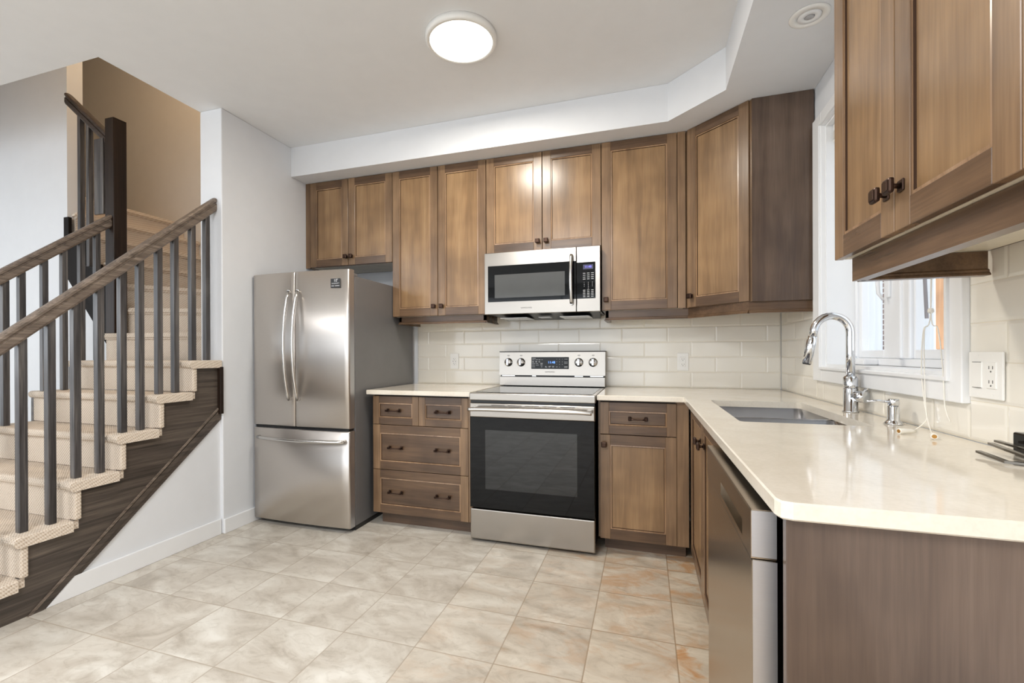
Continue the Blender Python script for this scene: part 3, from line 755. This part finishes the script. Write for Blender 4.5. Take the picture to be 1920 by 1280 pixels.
# soap dispenser
sd = thing('soap_dispenser', (1.813, -1.55, .914), 'small chrome soap dispenser beside the faucet on the counter', 'dispenser')
b = B(); b.lathe((1.813, -1.55, .9145), [(.026, 0), (.026, .003), (.02, .009), (.0165, .016), (.0165, .058), (.015, .06)], 'chrome', 28); obj('base', b, sd)
b = B(); b.lathe((1.813, -1.55, .9745), [(.012, 0), (.0155, .003), (.0155, .02), (.014, .023)], 'chrome', 24); b.tube([(1.80, -1.55, .988), (1.77, -1.55, .9905), (1.738, -1.55, .988)], [.0045, .004, .0033], 'chrome', 10); obj('pump_head', b, sd)

# ------------------------------------------------------------------ refrigerator
fr = thing('refrigerator', (-1.165, -.45, 0), 'tall stainless french door refrigerator with bottom freezer beside the white wall', 'refrigerator')
fx0, fx1, fy = -1.5475, -.7755, -.887
b = B(); b.box(fx0+.004, fx1-.001, fy+.066, -.03, .03, 1.664, 'fridgeside', .004); obj('cabinet_body', b, fr)
def bowed(x0, x1, z0, z1, bow, depth, m, edge):
    """door slab whose front bulges a little over the whole fridge width"""
    b = B(); n = 14; c = (fx0+fx1)/2; hw = (fx1-fx0)/2
    fy_ = lambda x: fy-bow*(1-((x-c)/hw)**2)
    i, j = b.mi(m), b.mi(edge); r = .012
    xs = [x0, x0+.003, x0+.008]+[x0+.008+(x1-x0-.016)*k/n for k in range(1, n)]+[x1-.008, x1-.003, x1]
    off = [.012, .003, 0]+[0]*(n-1)+[0, .003, .012]
    fv = [[b.bm.verts.new((x, fy_(x)+o+zo, z)) for x, o in zip(xs, off)] for z, zo in ((z0, .006), (z0+.006, 0), (z1-.006, 0), (z1, .006))]
    bk = [[b.bm.verts.new((x, fy+depth, z)) for x in xs] for z in (z0, z1)]
    for a, c2 in zip(fv, fv[1:]):
        for k in range(len(xs)-1): f = b.bm.faces.new((a[k], a[k+1], c2[k+1], c2[k])); f.material_index = i; f.smooth = True
    for a, c2 in ((fv[0], bk[0]), (fv[-1], bk[1])):
        for k in range(len(xs)-1): f = b.bm.faces.new((a[k], a[k+1], c2[k+1], c2[k])); f.material_index = j
    for k in (0, -1):
        f = b.bm.faces.new([fv[0][k], fv[1][k], fv[2][k], fv[3][k], bk[1][k], bk[0][k]]); f.material_index = j
    for k in range(len(xs)-1): f = b.bm.faces.new((bk[0][k], bk[0][k+1], bk[1][k+1], bk[1][k])); f.material_index = j
    return b
def bar_handle(p0, p1, out, bowv, r=.0105, m='satin', flat=1.0):
    b = B(); p0, p1, out = Vector(p0), Vector(p1), Vector(out); pts = []
    for k in range(17):
        t = k/16; pts.append(p0.lerp(p1, t)+out*(.022+bowv*(1-(2*t-1)**2)))
    b.tube(pts, r, m, 12)
    for p, q in ((p0, pts[0]), (p1, pts[-1])):
        b.tube([p, q], r*.9, m, 12)
    return b
xm = -1.188
d1 = obj('left_door', bowed(fx0, xm-.0025, .672, 1.702, .012, .058, 'steel', 'steel_side'), fr)
d2 = obj('right_door', bowed(xm+.0025, fx1, .672, 1.702, .012, .058, 'steel', 'steel_side'), fr)
d3 = obj('freezer_drawer', bowed(fx0, fx1, .03, .655, .012, .058, 'steel', 'steel_side'), fr)
obj('handle', bar_handle((-1.224, fy-.01, 1.572), (-1.224, fy-.01, .855), (0, -1, 0), .045), d1)
obj('handle', bar_handle((-1.153, fy-.01, 1.572), (-1.153, fy-.01, .855), (0, -1, 0), .045), d2)
obj('handle', bar_handle((-1.49, fy-.004, .592), (-.80, fy-.004, .592), (0, -1, 0), .045, .0115), d3)
b = B(); b.box(xm-.004, xm+.004, fy+.02, fy+.06, .67, 1.70, 'black').box(fx0+.01, fx1-.01, fy+.012, fy+.06, .652, .676, 'black'); obj('gasket', b, fr)
for x in (-.832, -1.545):
    b = B(); b.box(x, x+.055, fy+.06, fy+.1, 1.664, 1.682, 'fridgeside', .004); obj('hinge_cover', b, fr)
for x in (fx1-.05, fx0+.004):
    b = B(); b.box(x, x+.046, fy+.07, -.1, 0, .03, 'black'); obj('foot', b, fr)
lx0, lx1, lz0, lz1 = -.905, -.833, 1.583, 1.641; ly = fy-.0085
b = B(); b.box(lx0, lx1, ly-.0006, ly+.006, lz0, lz1, 'black'); text('print', '10', .026, T((lx0+lx1)/2, ly-.001, 1.627) @ RX90, 'whitetext', b)
text('print', 'WARRANTY', .0105, T((lx0+lx1)/2, ly-.001, 1.609) @ RX90, 'whitetext', b)
b.box(lx0+.006, -.878, ly-.0012, ly, 1.592, 1.596, 'whitetext').box(-.872, lx1-.006, ly-.0012, ly, 1.592, 1.596, 'whitetext').box(-.862, -.85, ly-.0012, ly, 1.634, 1.637, 'whitetext')
st = obj('warranty_sticker', b, d2); st['label'] = 'black sticker with white print'

# ------------------------------------------------------------------ range
rg = thing('range', (.379, -.38, 0), 'stainless electric range with black glass oven door between the base cabinets', 'range')
rx0, rx1, ry = 0.0, .757, -.755
b = B(); b.box(rx0+.004, rx1-.004, ry+.05, -.03, .035, .895, 'black', .003); obj('body', b, rg)
b = B(); b.box(rx0+.001, rx1-.001, ry+.002, ry+.05, .018, .203, 'steel_range', .006, 3); obj('storage_drawer', b, rg)
for x in (rx0+.05, rx1-.05):
    for y in (ry+.09, -.1): b = B(); b.cyl((x, y, 0), (x, y, .036), .016, 'black', 12); obj('foot', b, rg)
od = B(); od.box(rx0, rx1, ry, ry+.048, .211, .768, 'blackglass', .004); od.box(rx0, rx1, ry-.002, ry+.048, .766, .851, 'steel_range', .005, 3)
od = obj('oven_door', od, rg)
b = B(); y = ry-.058
pts = [(.012, y+.004, .818), (.1, y-.003, .822), (.379, y-.006, .8225), (.657, y-.003, .822), (.745, y+.004, .818)]
b.tube(smooth_path(pts, 5), .0125, 'satin', 14)
for x in (.03, .727): b.box(x-.012, x+.012, ry-.056, ry, .808, .83, 'satin', .004)
obj('handle', b, od)
b = B(); b.box(.1, .657, ry-.0008, ry+.001, .33, .69, 'ovenpane'); obj('inner_window', b, od)
for k in range(5):
    b = B(); b.box(.14+k*.105, .225+k*.105, ry-.0026, ry-.0015, .8395, .843, 'seam'); obj('vent_slot', b, od)
b = B(); b.box(rx0+.002, rx1-.002, ry+.012, ry+.03, .852, .872, 'black').box(rx0-.004, rx1+.004, ry, -.07, .868, .9125, 'steel_range', .005, 3)
b.box(rx0+.018, rx1-.018, ry+.06, -.105, .9095, .9145, 'blackglass', .001, 1); obj('cooktop', b, rg)
by = -.128
b = B(); b.prism([(rx0-.008, by, .995), (rx0-.008, by+.012, 1.164), (rx0-.008, -.012, 1.164), (rx0-.008, -.012, .995)], (.773, 0, 0), 'steel_range', .003)
b.box(rx0-.007, rx1+.007, by+.006, -.014, 1.164, 1.170, 'seam')
b.box(rx0, rx1, by+.02, -.014, .975, .997, 'black'); b.box(rx0-.006, rx1+.006, by+.004, -.014, .918, .984, 'steel_range', .002, 1)
for x, w in ((.01, .1), (.24, .03), (.55, .06), (.66, .09)): b.box(x, x+w, by+.016, by+.03, .986, .993, 'satin')
bg = obj('backguard', b, rg)
tilt = Matrix.Rotation(-math.atan2(.012, .169), 4, 'X')
BGX = lambda x, z: T(x, by+.012*(z-.995)/.169-.0006, z) @ tilt
def panel_on(name, X, x0, x1, z0, z1, m, parent, t=.002, bev=0):
    b = B(); b.box(x0, x1, -t, .001, z0, z1, m, bev); return obj(name, b, parent, X)
cpx = BGX(.375, 1.084)
b = B(); b.box(-.137, .137, -.002, .001, -.043, .043, 'blackglass')
def dash(b, x, z, w, h=.0035, m='whitetext'): b.box(x, x+w, -.0027, -.0019, z, z+h, m)
for x, z, w in ((-.131, .033, .027), (-.131, .022, .018), (-.107, .022, .019), (-.083, .022, .013), (-.063, .022, .011), (-.131, .011, .013), (-.131, .005, .015), (-.107, .011, .014), (-.107, .005, .012), (-.083, .011, .009), (-.083, .005, .012), (-.131, -.005, .022), (-.104, -.005, .018), (-.07, -.003, .018), (-.07, -.008, .016), (-.131, -.017, .022), (-.102, -.017, .021), (-.07, -.017, .018), (-.131, -.029, .023), (-.066, -.029, .012), (-.034, -.025, .008), (-.034, -.031, .015), (-.009, -.025, .018), (-.009, -.031, .012), (.018, -.025, .014), (.018, -.031, .014), (.044, -.029, .014), (.104, .027, .024), (.104, .006, .024), (.104, -.004, .024), (.104, -.026, .024), (.104, -.033, .024)): dash(b, x, z, w, .0026)
for k, ch in enumerate('1234567890'):
    cx_, cz_ = .05+.02*(k % 3), .027-.0185*(k//3)
    if ch == '0': cx_ = .07
    text('digit', ch, .0095, T(cx_, -.0023, cz_) @ RX90, 'whitetext', b)
cp = obj('control_panel', b, bg, cpx)
text('clock_digits', '11:48', .024, cpx @ T(.012, -.0024, .004) @ RX90, 'blueled', cp)
text('brand_lettering', 'SAMSUNG', .0125, BGX(.375, 1.02) @ T(0, -.0004, 0) @ RX90, 'greytext', bg, sx=1.25)
for x in (.064, .16, .583, .682):
    Xk = BGX(x, 1.089)
    b = B(); b.lathe((0, 0, 0), [(.031, 0), (.031, .003), (.026, .004), (.026, .02), (.024, .023), (.001, .023)], 'satin', 30, 'y')
    b.box(-.0085, .0085, -.036, -.02, -.025, .025, 'chrome', .003, 2).box(-.002, .002, -.0368, -.0355, .01, .022, 'black')
    for q in range(-130, 131, 65): b.cyl((.04*math.sin(R(q)), -.0006, .04*math.cos(R(q))), (.04*math.sin(R(q)), .0005, .04*math.cos(R(q))), .0017, 'greytext', 6)
    b.box(-.009, .009, -.001, .0005, .049, .0525, 'greytext'); obj('knob', b, bg, Xk)

# ------------------------------------------------------------------ microwave
mw = thing('microwave', (.379, -.2, 1.42), 'stainless over-the-range microwave with black window above the range', 'microwave')
my, mx0, mx1, mz0, mz1 = -.405, -.024, .7585, 1.422, 1.842
b = B(); b.box(mx0+.004, mx1-.004, my+.03, -.012, mz0+.004, mz1, 'black', .003)
b.prism([(mx0+.03, my+.035, mz0+.005), (mx1-.01, my+.035, mz0+.005), (mx1-.03, -.03, 1.402), (mx0+.06, -.03, 1.402)], (0, 0, .006), 'black')
obj('body', b, mw)
for x0, x1 in ((.06, .26), (.48, .68)):
    b = B(); b.box(x0, x1, -.32, -.1, 1.399, 1.404, 'satin', .003); obj('grease_filter', b, mw)
b = B(); b.box(.33, .41, -.3, -.2, 1.401, 1.405, 'vinyl', .003); obj('task_light', b, mw)
SEAM = .607
md = B(); md.box(mx0, SEAM-.0012, my, my+.032, mz0, mz1, 'steel_range', .003, 2); md = obj('door', md, mw)
gz0, gz1 = 1.506, 1.752
b = B(); b.box(.002, SEAM-.002, my-.0016, my+.001, gz0, gz1, 'blackglass', .0008, 1); gw = obj('glass', b, md)
b = B(); b.box(.051, .532, my-.0022, my-.001, 1.532, 1.69, 'winglass'); w_ = obj('viewing_window', b, gw)
obj('handle', bar_handle((.577, my, 1.79), (.577, my, 1.475), (0, -1, 0), .03, .0105), md)
text('brand_lettering', 'SAMSUNG', .0135, T(.272, my-.0004, 1.46) @ RX90, 'greytext', md, sx=1.25)
mp_ = B(); mp_.box(SEAM+.0012, mx1, my, my+.032, mz0, mz1, 'steel_range', .003, 2); mp_ = obj('control_side', mp_, mw)
b = B(); b.box(SEAM+.0015, .7285, my-.0016, my+.001, gz0, gz1-.012, 'blackglass', .0008, 1)
for r_ in range(4):
    for c_ in range(3): b.box(.649+.026*c_, .665+.026*c_, my-.0022, my-.0012, 1.667-.0125*r_, 1.670-.0125*r_, 'whitetext')
for r_ in range(5):
    for c_ in range(3): b.box(.649+.026*c_, .664+.026*c_, my-.0022, my-.0012, 1.558-.0105*r_, 1.561-.0105*r_, 'whitetext')
for k, ch in enumerate('123456789'):
    text('digit', ch, .0095, T(.657+.026*(k % 3), my-.002, 1.609-.0125*(k//3)) @ RX90, 'whitetext', b)
text('digit', '0', .0095, T(.683, my-.002, 1.609-.0375) @ RX90, 'whitetext', b)
kp = obj('keypad', b, mp_)
b = B(); b.box(.650, .714, my-.0024, my-.0012, 1.694, 1.724, 'lcd'); dp = obj('display', b, kp)
text('clock_digits', '11:48', .02, T(.682, my-.0027, 1.709) @ RX90, 'violetled', kp)

# ------------------------------------------------------------------ dishwasher
dw = thing('dishwasher', (1.5, -2.17, 0), 'stainless dishwasher with pocket handle under the sink counter', 'dishwasher')
dy0, dy1 = -2.478, -1.868
b = B(); b.box(SX+.01, XR-.03, dy0+.004, dy1-.004, .1, .872, 'black'); b.box(1.33, 1.75, dy0+.01, dy1-.01, 0, .1, 'black'); obj('tub', b, dw)
DXF = 1.209
b = B(); b.box(DXF+.002, 1.252, dy0+.001, dy1, .1, .781, 'steel_dw', .004, 2)
dd = obj('door', b, dw)
b = B()
# control strip with a recessed pocket handle
py0, py1, pz0, pz1 = -2.40, -2.13, .796, .827
b.box(DXF, 1.25, dy0, py0, .783, .868, 'steel_dw').box(DXF, 1.25, py1, dy1, .783, .868, 'steel_dw')
b.box(DXF, 1.25, py0, py1, pz1, .868, 'steel_dw').box(DXF, 1.25, py0, py1, .783, pz0, 'steel_dw').box(1.232, 1.25, py0, py1, pz0, pz1, 'steel_dw')
b.box(DXF+.001, 1.25, dy0+.0005, dy1-.0005, .868, .871, 'steel_dw')
cs = obj('control_strip', b, dw)
b = B(); b.box(DXF+.001, 1.25, dy0-.0008, dy0+.0002, .786, .869, 'steel_side'); obj('side_edge', b, cs)
b = B(); b.box(DXF+.003, 1.251, dy0+.0002, dy0+.0012, .1, .779, 'steel_side'); obj('side_edge', b, dd)

# ------------------------------------------------------------------ outlets
def outlet(label, X, kind):
    t = thing('outlet', X.to_translation(), label, 'outlet', 'white electrical outlets')
    W2 = .0365 if kind != 'double' else .062; b = B(); b.box(-W2, W2, -.006, .0, -.0605, .0605, 'plastic', .0025, 2); p = obj('cover_plate', b, t, X)
    for cx_ in ((0,) if kind != 'double' else (-.026, .026)):
        b = B(); b.box(cx_-.0175, cx_+.0175, -.0085, -.004, -.034, .034, 'plastic', .0015, 1)
        rock = kind == 'double' and cx_ < 0
        if rock: b.box(cx_-.0168, cx_+.0168, -.0088, -.0084, .0325, .0338, 'slot').box(cx_-.0168, cx_+.0168, -.0088, -.0084, -.0338, -.0325, 'slot')
        else:
            for s in (-1, 1):
                b.box(cx_-.0075, cx_-.0055, -.0089, -.0083, s*.018-.002, s*.018+.006, 'slot').box(cx_+.0055, cx_+.0075, -.0089, -.0083, s*.018-.002, s*.018+.006, 'slot')
                b.cyl((cx_, -.0089, s*.018-.008), (cx_, -.0083, s*.018-.008), .0023, 'slot', 8)
            if kind == 'usb': b.box(cx_-.012, cx_-.007, -.0089, -.0083, -.003, .003, 'slot').box(cx_+.007, cx_+.012, -.0089, -.0083, -.003, .003, 'slot')
        obj('rocker_switch' if rock else 'socket', b, t, X)
    for cx_ in ((0,) if kind != 'double' else (-.026, .026)):
        for s in (-1, 1): b = B(); b.cyl((cx_, -.0066, s*.05), (cx_, -.0055, s*.05), .0028, 'plastic', 10); obj('screw', b, p, X)
outlet('white usb outlet on the tiles between fridge and range', T(-.418, -.0056, 1.094), 'usb')
outlet('white outlet on the back tiles between range and corner', T(1.276, -.0056, 1.092), 'single')
outlet('wide white switch and outlet plate on right wall beside the window', T(XR-.0061, -1.897, 1.093) @ RZ(-90), 'double')

# ------------------------------------------------------------------ ceiling fittings
lp = thing('ceiling_lamp', (.155, -1.255, CZ), 'round lit white flush lamp on the kitchen ceiling', 'lamp')
b = B(); b.lathe((.155, -1.255, 0), [(.001, CZ-.0005), (.178, CZ-.0005), (.178, CZ-.022), (.172, CZ-.03), (.158, CZ-.031), (.157, CZ-.026)], 'plastic', 56); obj('lamp_ring', b, lp)
b = B(); b.lathe((.155, -1.255, 0), [(.157, CZ-.0275), (.15, CZ-.0305), (.1, CZ-.034), (.05, CZ-.0355), (.001, CZ-.036)], 'lamp', 56); obj('diffuser', b, lp)
pl = thing('recessed_light', (1.668, -1.236, SOF), 'unlit round white recessed spot in the soffit above the sink', 'light')
b = B(); b.lathe((1.668, -1.236, 0), [(.072, SOF-.0005), (.072, SOF-.003), (.066, SOF-.0065), (.045, SOF-.0065), (.0445, SOF-.0015), (.043, SOF-.0015)], 'plastic', 40); obj('trim_ring', b, pl)
b = B(); b.lathe((1.668, -1.236, 0), [(.043, SOF-.001), (.041, SOF-.007), (.02, SOF-.008), (.019, SOF-.006)], 'trim', 32); 
b.lathe((1.668, -1.236, 0), [(.0185, SOF-.006), (.012, SOF-.009), (.001, SOF-.0095)], 'potlens', 24); obj('gimbal', b, pl)

# ------------------------------------------------------------------ staircase
SXR, SXL = -1.575, -2.66
stc = thing('staircase', (-2.1, -1.7, 0), 'carpeted staircase with dark oak stringer turning left behind the white wall', 'staircase')
def step(yn, z, h, x0=SXL, x1=SXR, run=.2015, ret=.022):
    """one straight carpeted step: riser, tread and rounded nosing, nosing wrapped round the open right end"""
    b = B(); no = .028; i = b.mi('carpet')
    yr_ = yn+no; yb = min(yn+run+no, -1.143)
    prof = [(yb+.02, z-.002), (yn+.018, z), (yn+.008, z-.003), (yn+.001, z-.011), (yn, z-.022), (yn+.004, z-.034), (yn+.013, z-.041), (yr_, z-.043)]
    full = prof+[(yr_, z-h+.001), (yb+.02, z-h+.001)]; slab = prof+[(yb+.02, z-.043)]
    b.sweep([(x0, 0, 0), (x1-.032, 0, 0)], full, 'carpet', (0, 1, 0)); b.sweep([(x1-.032, 0, 0), (x1, 0, 0)], slab, 'carpet', (0, 1, 0))
    # open-end return: a rolled carpet edge standing a little proud of the stringer
    ye = min(yr_+run-.012, -1.123); re = [(ye, z), (yn+.02, z), (yn+.006, z-.004), (yn-.002, z-.022), (yn+.006, z-.04), (yn+.02, z-.044), (ye, z-.044)]
    if ret:
        b.sweep([(x1-.01, 0, 0), (x1+ret*.7, 0, 0), (x1+ret, 0, -.004)], re, 'carpet', (0, 1, 0))
        b.box(x1-.034, x1+.014, yr_-.003, yr_+.026, z-h+.001, z-.04, 'carpet', .007, 2)
    return b
zs = [.177, .363, .552, .740, .929, 1.118]; yn = [-2.362, -2.158, -1.956, -1.753, -1.551, -1.350]
prev = 0
for z, y in zip(zs, yn):
    obj('carpeted_step', step(y, z, z-prev, ret=.022), stc); prev = z
def tread(pts, z, h):
    b = B(); b.prism([(x, y, z-h) for x, y in pts], (0, 0, h-.044), 'carpet')
    # nosing slab with rounded edge, pushed out over the riser
    p = [Vector((x, y)) for x, y in pts]; c = (p[1]-p[0]).normalized(); n = Vector((c.y, -c.x))
    q = [p[0]+n*.026-c*.015, p[1]+n*.026]+p[2:]
    b.prism([(v.x, v.y, z-.044) for v in q], (0, 0, .044), 'carpet', .014); return obj('carpeted_step', b, stc)
BK = -.022
XP = -1.747
tread([(-2.60, -1.145), (XP, -1.01), (XP, BK), (-2.60, BK)], 1.306, .22)
tread([(-2.62, -1.085), (XP, -.605), (XP, BK), (-2.62, BK)], 1.494, .22)
tread([(-2.68, -1.02), (-2.33, -.50), (-2.05, BK), (-2.68, BK)], 1.682, .22)
tread([(-2.755, -.98), (-2.668, BK-.002), (-2.80, BK-.002), (-2.90, -.98)], 1.870, .22)
tread([(-2.915, -1.03), (-2.895, BK), (-3.7, BK), (-3.7, -.94), (-3.17, -.94), (-3.17, -1.03)], 2.058, .28)
tread([(-3.115, -1.03), (-3.09, BK), (-3.7, BK), (-3.7, -.94), (-3.17, -.94), (-3.17, -1.03)], 2.246, .2)
tread([(-3.30, -.94), (-3.29, BK), (-4.0, BK), (-4.0, -.94)], 2.434, .2)
# stringer of the first flight (outer face at x -1.575)
b = B(); low = lambda y: .835*(y+2.05)
pts = [(-1.60, -2.30, 0), (-1.60, -2.05, 0), (-1.60, -1.122, low(-1.122))]
up_ = []
for z, y in zip(reversed(zs), reversed(yn)):
    ye = -1.122 if z == zs[-1] else None
    yb_ = y+.028+.2015 if ye is None else ye
    up_ += [(-1.60, min(yb_, -1.122), z-.043), (-1.60, y+.028, z-.043)]
b.prism(pts+up_+[(-1.60, -2.334, 0)], (.0245, 0, 0), 'oak_s')
# moulded lower edge
ba = B()
sl = math.atan(.835)
for off, w_, d_ in ((.0, .036, .034), (.036, .012, .029)):
    ba.prism([(-1.5755, -2.05+off*.9, 0), (-1.5755, -1.122, low(-1.122)-off*1.0), (-1.5755, -1.122, low(-1.122)+w_+off*.2), (-1.5755, -2.05-w_*1.1, 0)], (d_-.026, 0, 0), 'oak_s')
ba.prism([(-1.575, -2.05-.042, .0), (-1.575, -2.05-.056, .0), (-1.575, -1.122, low(-1.122)+.060), (-1.575, -1.122, low(-1.122)+.047)], (.009, 0, 0), 'oak_y')  # thin paler strip paints in a highlight along the moulding
sg = obj('stringer', b, stc); bl_ = B(); bl_.prism([(p[0]-1.0845, p[1], p[2]) for p in pts+up_+[(-1.60, -2.334, 0)]], (.022, 0, 0), 'oak_s'); obj('stringer', bl_, stc); obj('stringer_moulding', ba, stc)
b = B(); b.box(-1.5745, -1.549, -1.148, -1.1225, .775, 1.075, 'newel', .002, 1); obj('stringer_end_cap', b, stc)
# stringer of the upper flight, dark, facing the camera beside the newel
b = B(); b.prism([(-3.174, -1.052, 1.78), (-2.66, -1.052, 1.17), (-2.60, -1.052, 1.17), (-2.60, -1.052, 1.44), (-2.70, -1.052, 1.63), (-2.78, -1.052, 1.82), (-2.93, -1.052, 1.82), (-2.93, -1.052, 2.01), (-3.12, -1.052, 2.01), (-3.12, -1.052, 2.2), (-3.174, -1.052, 2.2)], (0, -.022, 0), 'blackoak'); obj('upper_stringer', b, stc)
b = B(); b.box(-2.65, -1.76, BK-.016, BK-.001, 1.68, 1.9, 'newel', .002, 1); b.prism([(-1.762, -1.1, 1.3), (-1.762, -.5, 1.5), (-1.762, -.04, 1.7), (-1.762, -.04, 2.05), (-1.762, -.5, 1.78), (-1.762, -1.1, 1.5)], (.014, 0, 0), 'newel'); obj('skirt_board', b, stc)

def rail_prof(w=.03, h=.062):
    return [(-w*.82, -h), (w*.82, -h), (w, -h*.86), (w, -h*.5), (w*.78, -h*.46), (w*.78, -h*.36), (w, -h*.3), (w, -h*.14), (w*.7, -.003), (w*.25, 0), (-w*.25, 0), (-w*.7, -.003), (-w, -h*.14), (-w, -h*.3), (-w*.78, -h*.36), (-w*.78, -h*.46), (-w, -h*.5), (-w, -h*.86)]
RZt = lambda y: 1.616+.884*(y+1.747)
def tread_z(y):
    k = max(i for i in range(6) if yn[i] <= y); return zs[k]
def bal_mesh(x, y, z0, z1, m='oak_d', s=.0158):
    b = B(); b.box(x-s, x+s, y-s, y+s, z0+.0005, z1, m, .0015, 1); return b
# right railing
RXc = -1.63
rr_ = thing('stair_railing', (RXc, -1.8, .2), 'nearer dark oak stair railing ending at the white wall corner', 'railing', 'dark oak stair railings')
b = B(); H_ = .088
b.sweep([(RXc, -2.62, RZt(-2.62)), (RXc, -1.123, RZt(-1.123))], [(a, c*1.42) for a, c in rail_prof()], 'oak_y', (1, 0, 0)); obj('handrail', b, rr_)
for y in (-2.295, -2.195, -2.094, -1.989, -1.887, -1.784, -1.676, -1.584, -1.481, -1.384, -1.274, -1.176):
    obj('baluster', bal_mesh(RXc, y, tread_z(y), RZt(y)-.08), rr_)
b = B(); b.box(RXc-.045, RXc+.045, -2.70, -2.61, 0, 1.02, 'newel', .003, 1).box(RXc-.052, RXc+.052, -2.707, -2.603, 1.02, 1.05, 'newel', .004, 1); obj('newel_post', b, rr_)
# left railing with the tall newel
LXc = -2.555
lr = thing('stair_railing', (LXc, -1.6, .5), 'farther dark oak stair railing running up to the tall newel post', 'railing', 'dark oak stair railings')
RZl = lambda y: 1.872+.834*(y+1.473)
b = B(); b.sweep([(LXc, -2.62, RZl(-2.62)), (LXc, -1.152, RZl(-1.152))], [(a, c*1.42) for a, c in rail_prof()], 'oak_y', (1, 0, 0)); obj('handrail', b, lr)
for y in (-2.295, -2.195, -2.08, -1.98, -1.875, -1.80, -1.71, -1.634, -1.523, -1.42, -1.322, -1.23):
    obj('baluster', bal_mesh(LXc, y, tread_z(y), RZl(y)-.08), lr)
b = B(); b.box(LXc-.045, LXc+.045, -2.70, -2.61, 0, 1.02, 'newel', .003, 1); obj('newel_post', b, lr)
b = B(); b.box(-2.597, -2.51, -1.151, -1.062, 1.3065, 2.815, 'newel', .003, 1).prism([(-2.597, -1.151, 2.815), (-2.51, -1.151, 2.815), (-2.51, -1.062, 2.815), (-2.597, -1.062, 2.815)], (0, 0, .006), 'newel', .002)
tn = obj('newel_post', b, lr); tn['label'] = 'tall square newel post'
b = B(); b.box(-2.735, -2.64, -1.136, -1.12, 2.16, 2.70, 'oak_d', .002, 1); tn2 = obj('newel_bracket', b, lr); tn2['label'] = 'flat oak board beside the tall newel'
# upper railing going left from the tall newel
ur = thing('stair_railing', (-2.9, -1.085, 2.0), 'short dark upper railing rising left above the tall newel post', 'railing', 'dark oak stair railings')
RZu = lambda x: 2.785-.83*(x+2.674)
b = B(); b.sweep([(-2.598, -1.1, RZu(-2.598)), (-3.06, -1.1, RZu(-3.06))], [(a, c*1.42) for a, c in rail_prof()], 'oak_x', (0, 1, 0)); obj('handrail', b, ur)
for x, zb in ((-2.93, 1.98), (-2.838, 1.8)):
    b = B(); b.box(x-.0158, x+.0158, -1.1158, -1.0842, zb, RZu(x)-.08, 'oak_d', .0015, 1); obj('baluster', b, ur)

# ------------------------------------------------------------------ things at the near end of the counter
kt = thing('steel_utensil', (1.80, -2.13, .914), 'dark steel utensil with thin bent prongs lying at right end of the counter', 'utensil')
def blade(p, w, t, m='satin'):
    b = B(); i = b.mi(m); n = len(p); P = [Vector(q) for q in p]; V = []
    for k, q in enumerate(P):
        d = (P[min(k+1, n-1)]-P[max(k-1, 0)]).normalized(); s = Vector((-d.y, d.x, 0)).normalized()*w/2
        V.append([b.bm.verts.new(q+s), b.bm.verts.new(q-s), b.bm.verts.new(q-s-Vector((0, 0, t))), b.bm.verts.new(q+s-Vector((0, 0, t)))])
    for a, c in zip(V, V[1:]):
        for k in range(4): f = b.bm.faces.new((a[k], a[(k+1) % 4], c[(k+1) % 4], c[k])); f.material_index = i
    for r in (V[0], V[-1]): f = b.bm.faces.new(r); f.material_index = i
    return b
for p in ([(1.759, -2.059, .926), (1.761, -2.143, .921), (1.80, -2.165, .921), (1.835, -2.205, .922)],
          [(1.798, -2.029, .941), (1.786, -2.10, .940), (1.80, -2.165, .930), (1.838, -2.205, .923)],
          [(1.82, -2.01, .9445), (1.814, -2.09, .9445), (1.824, -2.16, .934), (1.842, -2.205, .924)]):
    obj('prong', blade(p, .011, .005, 'darksteel'), kt)
b = blade([(1.838, -2.198, .923), (1.845, -2.24, .921), (1.84, -2.45, .920)], .03, .0055, 'darksteel'); obj('handle', b, kt)
b = B(); b.box(1.842, 1.864, -2.10, -2.02, .9145, .967, 'blackglass', .004, 2); tag(obj('dark_block', b), 'small dark glossy block against tiles at right edge of counter', 'block')
